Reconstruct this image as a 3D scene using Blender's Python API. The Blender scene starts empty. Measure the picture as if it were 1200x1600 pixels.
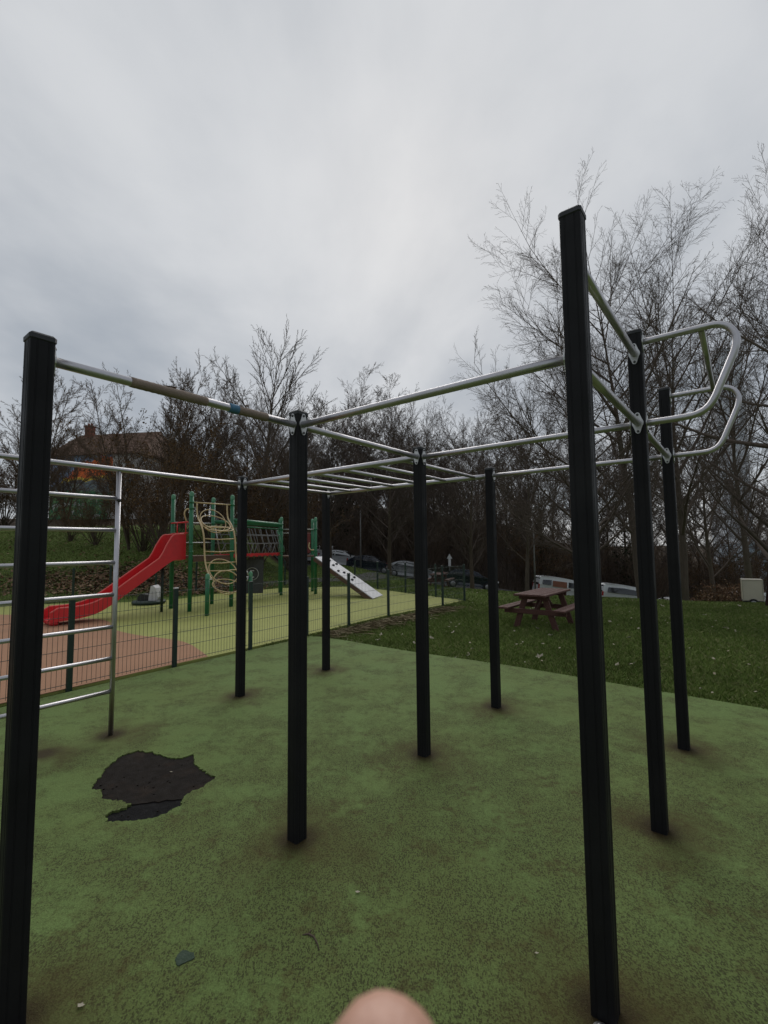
import bpy, bmesh, math, random
import numpy as np
from mathutils import Vector, Matrix
from mathutils.geometry import tessellate_polygon

random.seed(7)
RNG = np.random.default_rng(7)
scene = bpy.context.scene
COL = scene.collection
R = math.radians

# ------------------------------------------------------------------ camera
CAM_H = 1.6
cam_d = bpy.data.cameras.new('camera')
cam = bpy.data.objects.new('camera', cam_d)
COL.objects.link(cam)
PITCH, ROLL = 0.0739, -0.0100
fw = Vector((0, math.cos(PITCH), math.sin(PITCH)))
up = Vector((0, -math.sin(PITCH), math.cos(PITCH)))
rt = Vector((1, 0, 0))
rt2 = rt * math.cos(ROLL) + up * math.sin(ROLL)
up2 = -rt * math.sin(ROLL) + up * math.cos(ROLL)
m3 = Matrix((rt2, up2, -fw)).transposed()
cam.matrix_world = Matrix.Translation((0, 0, CAM_H)) @ m3.to_4x4()
cam_d.sensor_fit = 'HORIZONTAL'
cam_d.sensor_width = 36.0
cam_d.lens = 721.17 / 1200 * 36
cam_d.clip_start = 0.005
cam_d.clip_end = 2000
cam_d.dof.use_dof = True
cam_d.dof.focus_distance = 6.0
cam_d.dof.aperture_fstop = 15
scene.camera = cam

# ------------------------------------------------------------------ world
SUN_EL, SUN_AZ = R(38), R(4)          # azimuth measured from +Y towards +X
world = bpy.data.worlds.new('World')
scene.world = world
world.use_nodes = True
wt = world.node_tree
wt.nodes.clear()


def wn(t, **k):
    n = wt.nodes.new(t)
    for a, b in k.items():
        setattr(n, a, b)
    return n


def wl(a, b):
    wt.links.new(a, b)


def wmath(op, a, b=None):
    n = wn('ShaderNodeMath', operation=op)
    for i, v in enumerate((a, b)):
        if v is None:
            continue
        if isinstance(v, (int, float)):
            n.inputs[i].default_value = v
        else:
            wl(v, n.inputs[i])
    return n.outputs[0]


w_out = wn('ShaderNodeOutputWorld')
w_bg = wn('ShaderNodeBackground')
w_bg.inputs['Strength'].default_value = 0.1
sky = wn('ShaderNodeTexSky', sky_type='NISHITA', sun_disc=False)
sky.sun_elevation = SUN_EL
sky.sun_rotation = SUN_AZ
tc = wn('ShaderNodeTexCoord')
sep = wn('ShaderNodeSeparateXYZ')
wl(tc.outputs['Generated'], sep.inputs[0])
den = wmath('ADD', wmath('MAXIMUM', sep.outputs[2], 0.0), 0.28)
cmb = wn('ShaderNodeCombineXYZ')
wl(wmath('DIVIDE', sep.outputs[0], den), cmb.inputs[0])
wl(wmath('MULTIPLY', wmath('DIVIDE', sep.outputs[1], den), 0.75), cmb.inputs[1])
cmb.inputs[2].default_value = 9.4
n1 = wn('ShaderNodeTexNoise')
n1.inputs['Scale'].default_value = 1.15
n1.inputs['Detail'].default_value = 7
n1.inputs['Roughness'].default_value = 0.5
n1.inputs['Distortion'].default_value = 0.35
wl(cmb.outputs[0], n1.inputs['Vector'])
n2 = wn('ShaderNodeTexNoise')
n2.inputs['Scale'].default_value = 3.2
n2.inputs['Detail'].default_value = 8
n2.inputs['Roughness'].default_value = 0.55
wl(cmb.outputs[0], n2.inputs['Vector'])
# the glow of the sun behind the cloud layer
sd = (math.sin(SUN_AZ) * math.cos(SUN_EL), math.cos(SUN_AZ) * math.cos(SUN_EL), math.sin(SUN_EL))
dot = wn('ShaderNodeVectorMath', operation='DOT_PRODUCT')
wl(tc.outputs['Generated'], dot.inputs[0])
dot.inputs[1].default_value = sd
glow = wmath('POWER', wmath('MAXIMUM', dot.outputs['Value'], 0.0), 5.0)
lum = wmath('ADD', wmath('MULTIPLY', n1.outputs['Fac'], 1.15), wmath('MULTIPLY', n2.outputs['Fac'], 0.3))
lum = wmath('ADD', wmath('SUBTRACT', lum, 0.38), wmath('MULTIPLY', glow, 0.29))
ramp = wn('ShaderNodeValToRGB')
ramp.color_ramp.interpolation = 'EASE'
ramp.color_ramp.elements[0].position = 0.2
ramp.color_ramp.elements[0].color = (0.36, 0.395, 0.44, 1)
ramp.color_ramp.elements[1].position = 0.72
ramp.color_ramp.elements[1].color = (0.69, 0.703, 0.718, 1)
wl(lum, ramp.inputs[0])
sc10 = wn('ShaderNodeVectorMath', operation='SCALE')
sc10.inputs['Scale'].default_value = 10.0
wl(ramp.outputs[0], sc10.inputs[0])
wmix = wn('ShaderNodeMix', data_type='RGBA')
wmix.clamp_factor = True
wmix.inputs[0].default_value = 0.93
wl(sky.outputs[0], wmix.inputs[6])
wl(sc10.outputs[0], wmix.inputs[7])
wl(wmix.outputs[2], w_bg.inputs['Color'])
wl(w_bg.outputs[0], w_out.inputs[0])

sun_d = bpy.data.lights.new('sun', 'SUN')
sun_d.energy = 1.5
sun_d.angle = R(50)
sun_d.color = (1, 0.97, 0.93)
sun = bpy.data.objects.new('sun', sun_d)
COL.objects.link(sun)
sun.rotation_euler = Vector(sd).to_track_quat('Z', 'Y').to_euler()
sun.location = (0, 30, 40)

vs = scene.view_settings
vs.view_transform = 'Standard'
vs.look = 'None'
vs.exposure = 0.0
vs.gamma = 1.0
vs.use_curve_mapping = False


# ------------------------------------------------------------------ materials
def new_mat(name):
    m = bpy.data.materials.new(name)
    m.use_nodes = True
    nt = m.node_tree
    return m, nt, nt.nodes['Principled BSDF']


def N(nt, t, ins=None, **k):
    n = nt.nodes.new(t)
    for a, b in k.items():
        setattr(n, a, b)
    for a, b in (ins or {}).items():
        if hasattr(b, 'is_linked') or isinstance(b, bpy.types.NodeSocket):
            nt.links.new(b, n.inputs[a])
        else:
            n.inputs[a].default_value = b
    return n


def c4(c):
    return (c[0], c[1], c[2], 1)


def rgbmix(nt, f, a, b, blend='MIX'):
    n = nt.nodes.new('ShaderNodeMix')
    n.data_type = 'RGBA'
    n.blend_type = blend
    for i, v in ((0, f), (6, a), (7, b)):
        if isinstance(v, bpy.types.NodeSocket):
            nt.links.new(v, n.inputs[i])
        elif isinstance(v, (int, float)):
            n.inputs[i].default_value = v
        else:
            n.inputs[i].default_value = c4(v)
    return n.outputs[2]


def nmath(nt, op, a, b=None, clamp=False):
    n = nt.nodes.new('ShaderNodeMath')
    n.operation = op
    n.use_clamp = clamp
    for i, v in enumerate((a, b)):
        if v is None:
            continue
        if isinstance(v, bpy.types.NodeSocket):
            nt.links.new(v, n.inputs[i])
        else:
            n.inputs[i].default_value = v
    return n.outputs[0]


def noise(nt, vec, scale, detail=4, rough=0.55, dist=0.0):
    return N(nt, 'ShaderNodeTexNoise', {'Vector': vec, 'Scale': scale, 'Detail': detail, 'Roughness': rough, 'Distortion': dist}).outputs['Fac']


def sstep(nt, v, a, b):
    return N(nt, 'ShaderNodeMapRange', {'Value': v, 'From Min': a, 'From Max': b, 'To Min': 0.0, 'To Max': 1.0}, interpolation_type='SMOOTHSTEP').outputs[0]


def pos(nt):
    return N(nt, 'ShaderNodeNewGeometry').outputs['Position']


def objco(nt):
    return N(nt, 'ShaderNodeTexCoord').outputs['Object']


def mat_plain(name, col, rough=0.6, metal=0.0, var=0.25, scale=6.0, bump=0.0, bscale=60, stretch=None, spec=0.5, dirt=None, coat=0.0):
    """noise-varied paint, wood, plastic or metal"""
    m, nt, p = new_mat(name)
    v = objco(nt)
    if stretch:
        v = N(nt, 'ShaderNodeMapping', {'Vector': v, 'Scale': stretch}).outputs[0]
    f = noise(nt, v, scale, 5)
    a = tuple(x * (1 - var) for x in col)
    b = tuple(min(1, x * (1 + var)) for x in col)
    c = rgbmix(nt, f, a, b)
    if dirt:
        d = sstep(nt, noise(nt, v, scale * 0.6, 6, 0.65), 0.5, 0.72)
        c = rgbmix(nt, nmath(nt, 'MULTIPLY', d, dirt[3]), c, dirt[:3])
    nt.links.new(c, p.inputs['Base Color'])
    p.inputs['Metallic'].default_value = metal
    p.inputs['Specular IOR Level'].default_value = spec
    r = N(nt, 'ShaderNodeMapRange', {'Value': noise(nt, v, scale * 2.3, 4), 'From Min': 0.3, 'From Max': 0.7, 'To Min': rough * 0.8, 'To Max': min(1, rough * 1.2)}).outputs[0]
    nt.links.new(r, p.inputs['Roughness'])
    if coat:
        p.inputs['Coat Weight'].default_value = coat
    if bump:
        b = N(nt, 'ShaderNodeBump', {'Height': noise(nt, v, bscale, 4), 'Strength': bump, 'Distance': 0.01})
        nt.links.new(b.outputs[0], p.inputs['Normal'])
    return m


def mat_island(name, cols, rough=0.7, transl=0.0):
    m, nt, p = new_mat(name)
    g = N(nt, 'ShaderNodeNewGeometry')
    rp = N(nt, 'ShaderNodeValToRGB', {'Fac': g.outputs['Random Per Island']})
    el = rp.color_ramp.elements
    el[0].color = c4(cols[0])
    el[1].color = c4(cols[-1])
    for i, c in enumerate(cols[1:-1]):
        e = el.new((i + 1) / (len(cols) - 1))
        e.color = c4(c)
    big = noise(nt, g.outputs['Position'], 0.5, 3)
    c = rgbmix(nt, nmath(nt, 'MULTIPLY', sstep(nt, big, 0.35, 0.7), 0.45), rp.outputs[0], tuple(x * 0.6 for x in cols[0]))
    nt.links.new(c, p.inputs['Base Color'])
    p.inputs['Roughness'].default_value = rough
    p.inputs['Specular IOR Level'].default_value = 0.2
    return m


POSTS = {'near_left': (-1.275, 1.668, 2.393), 'P2': (-0.497, 2.666, 2.393), 'P3': (0.29, 3.676, 2.393), 'P6': (1.093, 4.706, 2.393),
         'P4': (-1.58, 5.133, 2.393), 'P5': (-0.777, 6.163, 2.393), 'P0': (-3.94, 2.09, 2.393),
         'P7': (0.741, 1.702, 2.881), 'P8': (1.528, 2.711, 2.881), 'P9': (2.33, 3.741, 2.881)}


def mat_rubber_green():
    m, nt, p = new_mat('green_rubber_granulate')
    P = pos(nt)
    big = noise(nt, P, 0.7, 5, 0.6)
    mid = noise(nt, P, 2.3, 6, 0.62, 0.4)
    fine = noise(nt, P, 14, 5, 0.7)
    gran = N(nt, 'ShaderNodeTexVoronoi', {'Vector': P, 'Scale': 190.0})
    gcol = N(nt, 'ShaderNodeSeparateColor', {'Color': gran.outputs['Color']}).outputs[0]
    base = rgbmix(nt, mid, (0.128, 0.2, 0.056), (0.17, 0.25, 0.078))
    # moss-brown film in worn areas
    film = sstep(nt, nmath(nt, 'ADD', nmath(nt, 'MULTIPLY', big, 0.6), nmath(nt, 'MULTIPLY', mid, 0.4)), 0.38, 0.66)
    base = rgbmix(nt, nmath(nt, 'MULTIPLY', film, 0.5), base, (0.122, 0.15, 0.036))
    base = rgbmix(nt, nmath(nt, 'MULTIPLY', gcol, 0.5), base, (0.07, 0.09, 0.027))
    # lost granules: small dark pits in clusters
    gr2 = N(nt, 'ShaderNodeTexVoronoi', {'Vector': N(nt, 'ShaderNodeMapping', {'Vector': P, 'Rotation': (0, 0, 0.4), 'Scale': (1, 0.6, 1)}).outputs[0], 'Scale': 210.0, 'Randomness': 1.0})
    pit = nmath(nt, 'ADD', nmath(nt, 'MULTIPLY', N(nt, 'ShaderNodeSeparateColor', {'Color': gr2.outputs['Color']}).outputs[2], 0.45), nmath(nt, 'MULTIPLY', noise(nt, P, 70, 5, 0.65), 0.55))
    sepp = N(nt, 'ShaderNodeSeparateXYZ', {'Vector': P})
    # grime thickens towards the camera, also painting in the lens's darker foreground
    grime_vignette = nmath(nt, 'SUBTRACT', 1.0, sstep(nt, N(nt, 'ShaderNodeVectorMath', {0: P, 1: (0.5, 1.6, 0.0)}, operation='DISTANCE').outputs['Value'], 0.8, 4.2))
    cl = sstep(nt, nmath(nt, 'ADD', nmath(nt, 'MULTIPLY', noise(nt, P, 2.6, 6, 0.7), 0.65), nmath(nt, 'MULTIPLY', nmath(nt, 'ADD', fine, nmath(nt, 'MULTIPLY', nmath(nt, 'SUBTRACT', grime_vignette, 0.35), 0.28)), 0.35)), 0.42, 0.58)
    pm = nmath(nt, 'MULTIPLY', sstep(nt, pit, 0.52, 0.66), nmath(nt, 'ADD', nmath(nt, 'MULTIPLY', cl, 0.85), 0.12))
    base = rgbmix(nt, nmath(nt, 'MULTIPLY', cl, 0.3), base, (0.075, 0.062, 0.016))
    base = rgbmix(nt, nmath(nt, 'MULTIPLY', pm, 0.8), base, (0.034, 0.031, 0.012))
    bp = sstep(nt, nmath(nt, 'ADD', nmath(nt, 'MULTIPLY', noise(nt, P, 4.5, 6, 0.72, 0.5), 0.8), nmath(nt, 'MULTIPLY', grime_vignette, 0.10)), 0.47, 0.62)
    base = rgbmix(nt, nmath(nt, 'MULTIPLY', nmath(nt, 'MULTIPLY', bp, 0.6), sstep(nt, fine, 0.38, 0.6)), base, (0.062, 0.043, 0.014))
    # pale scuffs
    sc = sstep(nt, noise(nt, P, 150, 2, 0.5), 0.66, 0.74)
    base = rgbmix(nt, nmath(nt, 'MULTIPLY', sc, 0.55), base, (0.22, 0.27, 0.12))
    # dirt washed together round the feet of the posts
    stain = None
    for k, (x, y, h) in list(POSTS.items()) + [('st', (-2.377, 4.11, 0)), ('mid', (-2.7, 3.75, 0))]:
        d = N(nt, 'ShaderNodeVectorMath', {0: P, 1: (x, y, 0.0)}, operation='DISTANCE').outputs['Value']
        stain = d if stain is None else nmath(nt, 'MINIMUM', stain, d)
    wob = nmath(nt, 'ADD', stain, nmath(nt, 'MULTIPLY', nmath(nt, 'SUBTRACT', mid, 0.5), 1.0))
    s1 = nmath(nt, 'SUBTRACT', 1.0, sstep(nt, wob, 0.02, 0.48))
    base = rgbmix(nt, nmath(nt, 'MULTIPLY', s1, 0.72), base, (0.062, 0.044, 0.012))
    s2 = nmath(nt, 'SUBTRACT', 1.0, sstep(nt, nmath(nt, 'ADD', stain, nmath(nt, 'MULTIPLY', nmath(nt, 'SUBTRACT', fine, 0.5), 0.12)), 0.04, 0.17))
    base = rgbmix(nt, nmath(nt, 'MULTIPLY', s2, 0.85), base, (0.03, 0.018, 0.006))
    nt.links.new(base, p.inputs['Base Color'])
    p.inputs['Roughness'].default_value = 0.85
    p.inputs['Specular IOR Level'].default_value = 0.2
    h = nmath(nt, 'ADD', nmath(nt, 'MULTIPLY', gran.outputs['Distance'], 0.5), nmath(nt, 'MULTIPLY', pm, -0.9))
    b = N(nt, 'ShaderNodeBump', {'Height': h, 'Strength': 0.6, 'Distance': 0.006})
    nt.links.new(b.outputs[0], p.inputs['Normal'])
    return m


def mat_rubber(name, c0, c1, dirt):
    m, nt, p = new_mat(name)
    P = pos(nt)
    f = noise(nt, P, 1.2, 6, 0.6)
    c = rgbmix(nt, f, c0, c1)
    d = sstep(nt, noise(nt, P, 0.7, 5, 0.65), 0.5, 0.75)
    c = rgbmix(nt, nmath(nt, 'MULTIPLY', d, 0.5), c, dirt)
    g = N(nt, 'ShaderNodeTexVoronoi', {'Vector': P, 'Scale': 120.0})
    c = rgbmix(nt, nmath(nt, 'MULTIPLY', N(nt, 'ShaderNodeSeparateColor', {'Color': g.outputs['Color']}).outputs[1], 0.25), c, tuple(x * 0.5 for x in c0))
    nt.links.new(c, p.inputs['Base Color'])
    p.inputs['Roughness'].default_value = 0.85
    p.inputs['Specular IOR Level'].default_value = 0.3
    return m


def mat_ground():
    m, nt, p = new_mat('grass_and_soil')
    P = pos(nt)
    big = noise(nt, P, 0.22, 5, 0.6)
    mid = noise(nt, P, 1.7, 6, 0.65)
    fine = noise(nt, P, 22, 5, 0.7)
    g = rgbmix(nt, mid, (0.065, 0.1, 0.02), (0.12, 0.165, 0.038))
    g = rgbmix(nt, nmath(nt, 'MULTIPLY', sstep(nt, fine, 0.5, 0.7), 0.5), g, (0.016, 0.024, 0.006))
    soil = rgbmix(nt, fine, (0.03, 0.02, 0.012), (0.075, 0.05, 0.03))
    s = sstep(nt, nmath(nt, 'ADD', nmath(nt, 'MULTIPLY', big, 0.7), nmath(nt, 'MULTIPLY', mid, 0.3)), 0.55, 0.68)
    c = rgbmix(nt, nmath(nt, 'MULTIPLY', s, 0.7), g, soil)
    # the wood's floor beyond the street is bare soil and leaf mould
    sp = N(nt, 'ShaderNodeSeparateXYZ', {'Vector': P})
    wood = sstep(nt, nmath(nt, 'ADD', sp.outputs[1], nmath(nt, 'MULTIPLY', mid, 3.0)), 34.5, 37.5)
    c = rgbmix(nt, wood, c, rgbmix(nt, mid, (0.03, 0.021, 0.013), (0.062, 0.042, 0.025)))
    nt.links.new(c, p.inputs['Base Color'])
    p.inputs['Roughness'].default_value = 0.95
    p.inputs['Specular IOR Level'].default_value = 0.1
    b = N(nt, 'ShaderNodeBump', {'Height': fine, 'Strength': 0.8, 'Distance': 0.04})
    nt.links.new(b.outputs[0], p.inputs['Normal'])
    return m


def mat_mural():
    m, nt, p = new_mat('mural_paint')
    o = objco(nt)
    sp = N(nt, 'ShaderNodeSeparateXYZ', {'Vector': o})
    x, z = sp.outputs[0], sp.outputs[2]
    n = noise(nt, o, 0.55, 5, 0.6)
    nf = noise(nt, o, 2.2, 4, 0.6)
    zz = nmath(nt, 'ADD', z, nmath(nt, 'MULTIPLY', nmath(nt, 'SUBTRACT', n, 0.5), 3.0))
    dome = nmath(nt, 'MULTIPLY', nmath(nt, 'MULTIPLY', nmath(nt, 'SUBTRACT', x, 6.5), nmath(nt, 'SUBTRACT', x, 6.5)), 0.07)
    hz = nmath(nt, 'ADD', zz, dome)
    green = rgbmix(nt, sstep(nt, nf, 0.45, 0.6), (0.03, 0.14, 0.07), (0.14, 0.27, 0.11))
    green = rgbmix(nt, sstep(nt, noise(nt, o, 1.3, 3), 0.56, 0.62), green, (0.42, 0.46, 0.42))
    c = rgbmix(nt, sstep(nt, zz, 3.1, 3.5), green, rgbmix(nt, sstep(nt, nf, 0.5, 0.62), (0.15, 0.18, 0.2), (0.26, 0.3, 0.24)))
    c = rgbmix(nt, sstep(nt, zz, 4.4, 4.6), c, (0.85, 0.6, 0.08))
    c = rgbmix(nt, sstep(nt, zz, 4.75, 5.0), c, rgbmix(nt, nf, (0.72, 0.1, 0.04), (0.85, 0.24, 0.05)))
    c = rgbmix(nt, sstep(nt, hz, 6.5, 6.7), c, rgbmix(nt, nf, (0.16, 0.24, 0.4), (0.32, 0.42, 0.56)))
    br = rgbmix(nt, sstep(nt, nf, 0.45, 0.55), (0.45, 0.44, 0.42), (0.25, 0.08, 0.05))
    c = rgbmix(nt, sstep(nt, nmath(nt, 'ADD', x, nmath(nt, 'MULTIPLY', n, 2.0)), 8.6, 9.0), c, br)
    nt.links.new(c, p.inputs['Base Color'])
    p.inputs['Roughness'].default_value = 0.9
    return m


def mat_bark(name, c0, c1, moss=0.0):
    m, nt, p = new_mat(name)
    v = N(nt, 'ShaderNodeMapping', {'Vector': pos(nt), 'Scale': (1, 1, 0.25)}).outputs[0]
    f = noise(nt, v, 14, 6, 0.7)
    c = rgbmix(nt, f, c0, c1)
    if moss:
        c = rgbmix(nt, nmath(nt, 'MULTIPLY', sstep(nt, noise(nt, pos(nt), 0.9, 4), 0.5, 0.7), moss), c, (0.045, 0.055, 0.015))
    nt.links.new(c, p.inputs['Base Color'])
    p.inputs['Roughness'].default_value = 0.95
    p.inputs['Specular IOR Level'].default_value = 0.15
    b = N(nt, 'ShaderNodeBump', {'Height': f, 'Strength': 0.7, 'Distance': 0.03})
    nt.links.new(b.outputs[0], p.inputs['Normal'])
    return m


M = {}
M['post'] = mat_plain('anthracite_powder_coat', (0.0105, 0.0102, 0.0112), 0.55, 0.0, 0.35, 3.0, 0.05, 220, spec=0.16, dirt=(0.03, 0.029, 0.027, 0.25))
M['cap'] = mat_plain('black_plastic_cap', (0.02, 0.021, 0.024), 0.6, 0.0, 0.3, 8, 0.1, 90)
M['steel'] = mat_plain('brushed_stainless_steel', (0.50, 0.485, 0.50), 0.38, 1.0, 0.14, 5, 0.06, 260)
M['plate'] = mat_plain('dull_stainless_plate', (0.52, 0.52, 0.51), 0.45, 1.0, 0.12, 9)
M['bolt'] = mat_plain('dark_bolt_head', (0.09, 0.09, 0.09), 0.4, 1.0, 0.2, 20)
M['tape'] = mat_plain('beige_cloth_tape', (0.23, 0.175, 0.14), 0.9, 0.0, 0.22, 22, 0.4, 150)
M['tape_blue'] = mat_plain('blue_tape', (0.06, 0.17, 0.28), 0.7, 0.0, 0.3, 30)
M['rubber'] = mat_rubber_green()
M['rubber_yellow'] = mat_rubber('yellow_green_granulate', (0.27, 0.29, 0.075), (0.36, 0.37, 0.115), (0.16, 0.155, 0.05))
M['rubber_red'] = mat_rubber('terracotta_granulate', (0.31, 0.16, 0.09), (0.37, 0.2, 0.115), (0.21, 0.125, 0.08))
M['under'] = mat_plain('bare_black_rubber_base', (0.019, 0.0155, 0.013), 0.95, 0, 0.45, 9, 0.9, 130, spec=0.1, dirt=(0.042, 0.027, 0.018, 0.5))
M['under2'] = mat_plain('black_rubber_crumb', (0.0085, 0.0082, 0.0085), 0.95, 0, 0.4, 14, 0.9, 160, spec=0.15)
M['ground'] = mat_ground()
M['blade'] = mat_island('grass_blades', [(0.08, 0.12, 0.024), (0.135, 0.2, 0.04), (0.19, 0.25, 0.065), (0.28, 0.27, 0.12)], 0.7)
M['straw'] = mat_island('dry_straw', [(0.12, 0.09, 0.045), (0.2, 0.16, 0.09), (0.3, 0.25, 0.15)], 0.85)
M['leaf_pale'] = mat_island('pale_dry_leaf', [(0.3, 0.26, 0.19), (0.42, 0.38, 0.3), (0.36, 0.3, 0.2)], 0.8)
M['leaf_litter'] = mat_island('brown_leaf_litter', [(0.09, 0.045, 0.022), (0.16, 0.08, 0.04), (0.2, 0.12, 0.07), (0.32, 0.22, 0.14)], 0.85)
M['leaf_russet'] = mat_island('russet_winter_leaves', [(0.075, 0.04, 0.016), (0.12, 0.065, 0.025), (0.15, 0.095, 0.04)], 0.85)
M['ivy'] = mat_island('ivy_leaves', [(0.008, 0.016, 0.005), (0.014, 0.028, 0.007), (0.024, 0.04, 0.012)], 0.6)
M['asphalt'] = mat_plain('worn_asphalt', (0.055, 0.053, 0.051), 0.9, 0, 0.3, 3, 0.4, 120)
M['kerb'] = mat_plain('concrete_kerb', (0.2, 0.19, 0.175), 0.9, 0, 0.25, 7, 0.3, 60)
M['fence'] = mat_plain('dark_green_fence_coating', (0.011, 0.028, 0.02), 0.5, 0, 0.3, 6)
M['play_green'] = mat_plain('green_post_coating', (0.012, 0.14, 0.055), 0.42, 0, 0.3, 4, dirt=(0.03, 0.09, 0.045, 0.5))
M['play_cap'] = mat_plain('weathered_green_cap', (0.08, 0.24, 0.13), 0.5, 0, 0.25, 9)
M['play_red'] = mat_plain('red_moulded_plastic', (0.62, 0.022, 0.028), 0.4, 0, 0.14, 2.5, spec=0.5, dirt=(0.3, 0.02, 0.02, 0.5))
M['play_rim'] = mat_plain('sunfaded_red_rim', (0.66, 0.1, 0.085), 0.45, 0, 0.12, 6)
M['tube'] = mat_plain('cream_yellow_tube', (0.52, 0.39, 0.2), 0.45, 0, 0.18, 5, dirt=(0.34, 0.22, 0.1, 0.6))
M['galv'] = mat_plain('galvanised_tube', (0.45, 0.45, 0.44), 0.45, 0.7, 0.15, 7)
M['rope'] = mat_plain('grey_rope', (0.2, 0.2, 0.21), 0.9, 0, 0.2, 40)
M['panel_white'] = mat_plain('pale_climbing_panel', (0.55, 0.55, 0.56), 0.5, 0, 0.1, 4, dirt=(0.4, 0.4, 0.4, 0.5))
M['panel_brown'] = mat_plain('brown_panel_edge', (0.1, 0.055, 0.033), 0.7, 0, 0.3, 8)
M['dark'] = mat_plain('dark_plastic', (0.014, 0.014, 0.015), 0.5, 0, 0.3, 8)
M['wood_red'] = mat_plain('red_brown_stained_planks', (0.085, 0.034, 0.025), 0.8, 0, 0.35, 5, 0.5, 40, stretch=(1.0, 6, 6), dirt=(0.11, 0.055, 0.038, 0.5))
M['bark'] = mat_bark('brown_bark', (0.055, 0.042, 0.032), (0.14, 0.107, 0.08), 0.3)
M['bark_grey'] = mat_bark('grey_brown_bark', (0.055, 0.044, 0.035), (0.15, 0.12, 0.095), 0.25)
M['bark_dark'] = mat_bark('dark_red_brown_bark', (0.016, 0.0085, 0.007), (0.05, 0.026, 0.02), 0.0)
M['twig'] = mat_bark('twig_bark', (0.08, 0.062, 0.051), (0.155, 0.122, 0.1))
M['twig_brown'] = mat_bark('brown_twig_bark', (0.085, 0.06, 0.043), (0.17, 0.122, 0.088))
M['car_white'] = mat_plain('white_car_paint', (0.62, 0.63, 0.64), 0.25, 0, 0.05, 2, coat=0.6)
M['car_dark'] = mat_plain('dark_blue_car_paint', (0.016, 0.022, 0.036), 0.25, 0, 0.15, 2, coat=0.7)
M['car_silver'] = mat_plain('silver_car_paint', (0.4, 0.41, 0.42), 0.3, 0.3, 0.08, 2, coat=0.6)
M['glass'] = mat_plain('tinted_glass', (0.012, 0.014, 0.016), 0.08, 0, 0.1, 3, spec=0.8)
M['tyre'] = mat_plain('tyre_rubber', (0.015, 0.015, 0.015), 0.85, 0, 0.2, 20)
M['rim'] = mat_plain('alloy_rim', (0.35, 0.35, 0.36), 0.4, 0.8, 0.1, 9)
M['lamp_red'] = mat_plain('red_tail_lamp', (0.35, 0.015, 0.012), 0.25, 0, 0.1, 9)
M['lamp_clear'] = mat_plain('clear_headlamp', (0.6, 0.6, 0.62), 0.15, 0, 0.05, 9)
M['rust'] = mat_plain('rust_red_load', (0.2, 0.07, 0.035), 0.6, 0, 0.25, 4)
M['cream'] = mat_plain('cream_box_panel', (0.5, 0.46, 0.36), 0.55, 0, 0.08, 2.5, dirt=(0.38, 0.35, 0.28, 0.5))
M['cream_edge'] = mat_plain('cream_box_edge', (0.4, 0.37, 0.29), 0.5, 0, 0.1, 3)
M['roof'] = mat_plain('brown_roof_tiles', (0.2, 0.125, 0.09), 0.85, 0, 0.25, 6, 0.5, 30)
M['wall_white'] = mat_plain('off_white_render', (0.5, 0.48, 0.45), 0.9, 0, 0.1, 2, 0.2, 40, dirt=(0.36, 0.34, 0.31, 0.5))
M['brick'] = mat_plain('red_brick_chimney', (0.22, 0.075, 0.05), 0.9, 0, 0.3, 12)
M['mural'] = mat_mural()
M['tower'] = mat_plain('hazed_grey_cladding', (0.68, 0.71, 0.74), 0.6, 0, 0.06, 0.3)  # distance haze painted into the wall as a paler, bluer colour
M['tower_dark'] = mat_plain('hazed_facade_band', (0.54, 0.575, 0.61), 0.5, 0, 0.15, 0.5)  # window bands paled by the same painted haze
M['hall'] = mat_plain('pale_blue_cladding', (0.33, 0.4, 0.46), 0.6, 0, 0.1, 0.6)
M['skin'] = mat_plain('skin', (0.55, 0.31, 0.225), 0.5, 0, 0.08, 60, 0.15, 400)
M['sleeve'] = mat_plain('dark_knit_sleeve', (0.02, 0.022, 0.027), 0.95, 0, 0.3, 90, 0.5, 300)
M['nail'] = mat_plain('fingernail', (0.6, 0.38, 0.31), 0.3, 0, 0.05, 60)
M['sign'] = mat_plain('white_sign_face', (0.6, 0.6, 0.6), 0.5, 0, 0.08, 6)
M['pole'] = mat_plain('grey_pole_paint', (0.17, 0.165, 0.155), 0.6, 0.2, 0.2, 5)
M['patch'] = mat_plain('bottle_green_patch', (0.032, 0.055, 0.032), 0.95, 0, 0.3, 25, 0.5, 120)


# ------------------------------------------------------------------ mesh helpers
ORG = {}


def mesh_np(name, verts, faces, mats, smooth=False, mi=None):
    """fast mesh from arrays; faces (n,3) or (n,4) array, or a list of tuples"""
    me = bpy.data.meshes.new(name)
    verts = np.asarray(verts, dtype=np.float32)
    if isinstance(faces, np.ndarray):
        nf, k = faces.shape
        me.vertices.add(len(verts))
        me.vertices.foreach_set('co', verts.ravel())
        me.loops.add(nf * k)
        me.loops.foreach_set('vertex_index', faces.astype(np.int32).ravel())
        me.polygons.add(nf)
        me.polygons.foreach_set('loop_start', np.arange(0, nf * k, k, dtype=np.int32))
        me.update(calc_edges=True)
    else:
        me.from_pydata([tuple(map(float, v)) for v in verts], [], faces)
        me.update()
    for m in (mats if isinstance(mats, (list, tuple)) else [mats]):
        me.materials.append(m)
    if mi is not None:
        me.polygons.foreach_set('material_index', np.asarray(mi, dtype=np.int32))
    if smooth:
        me.polygons.foreach_set('use_smooth', np.ones(len(me.polygons), dtype=bool))
    return me


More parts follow.
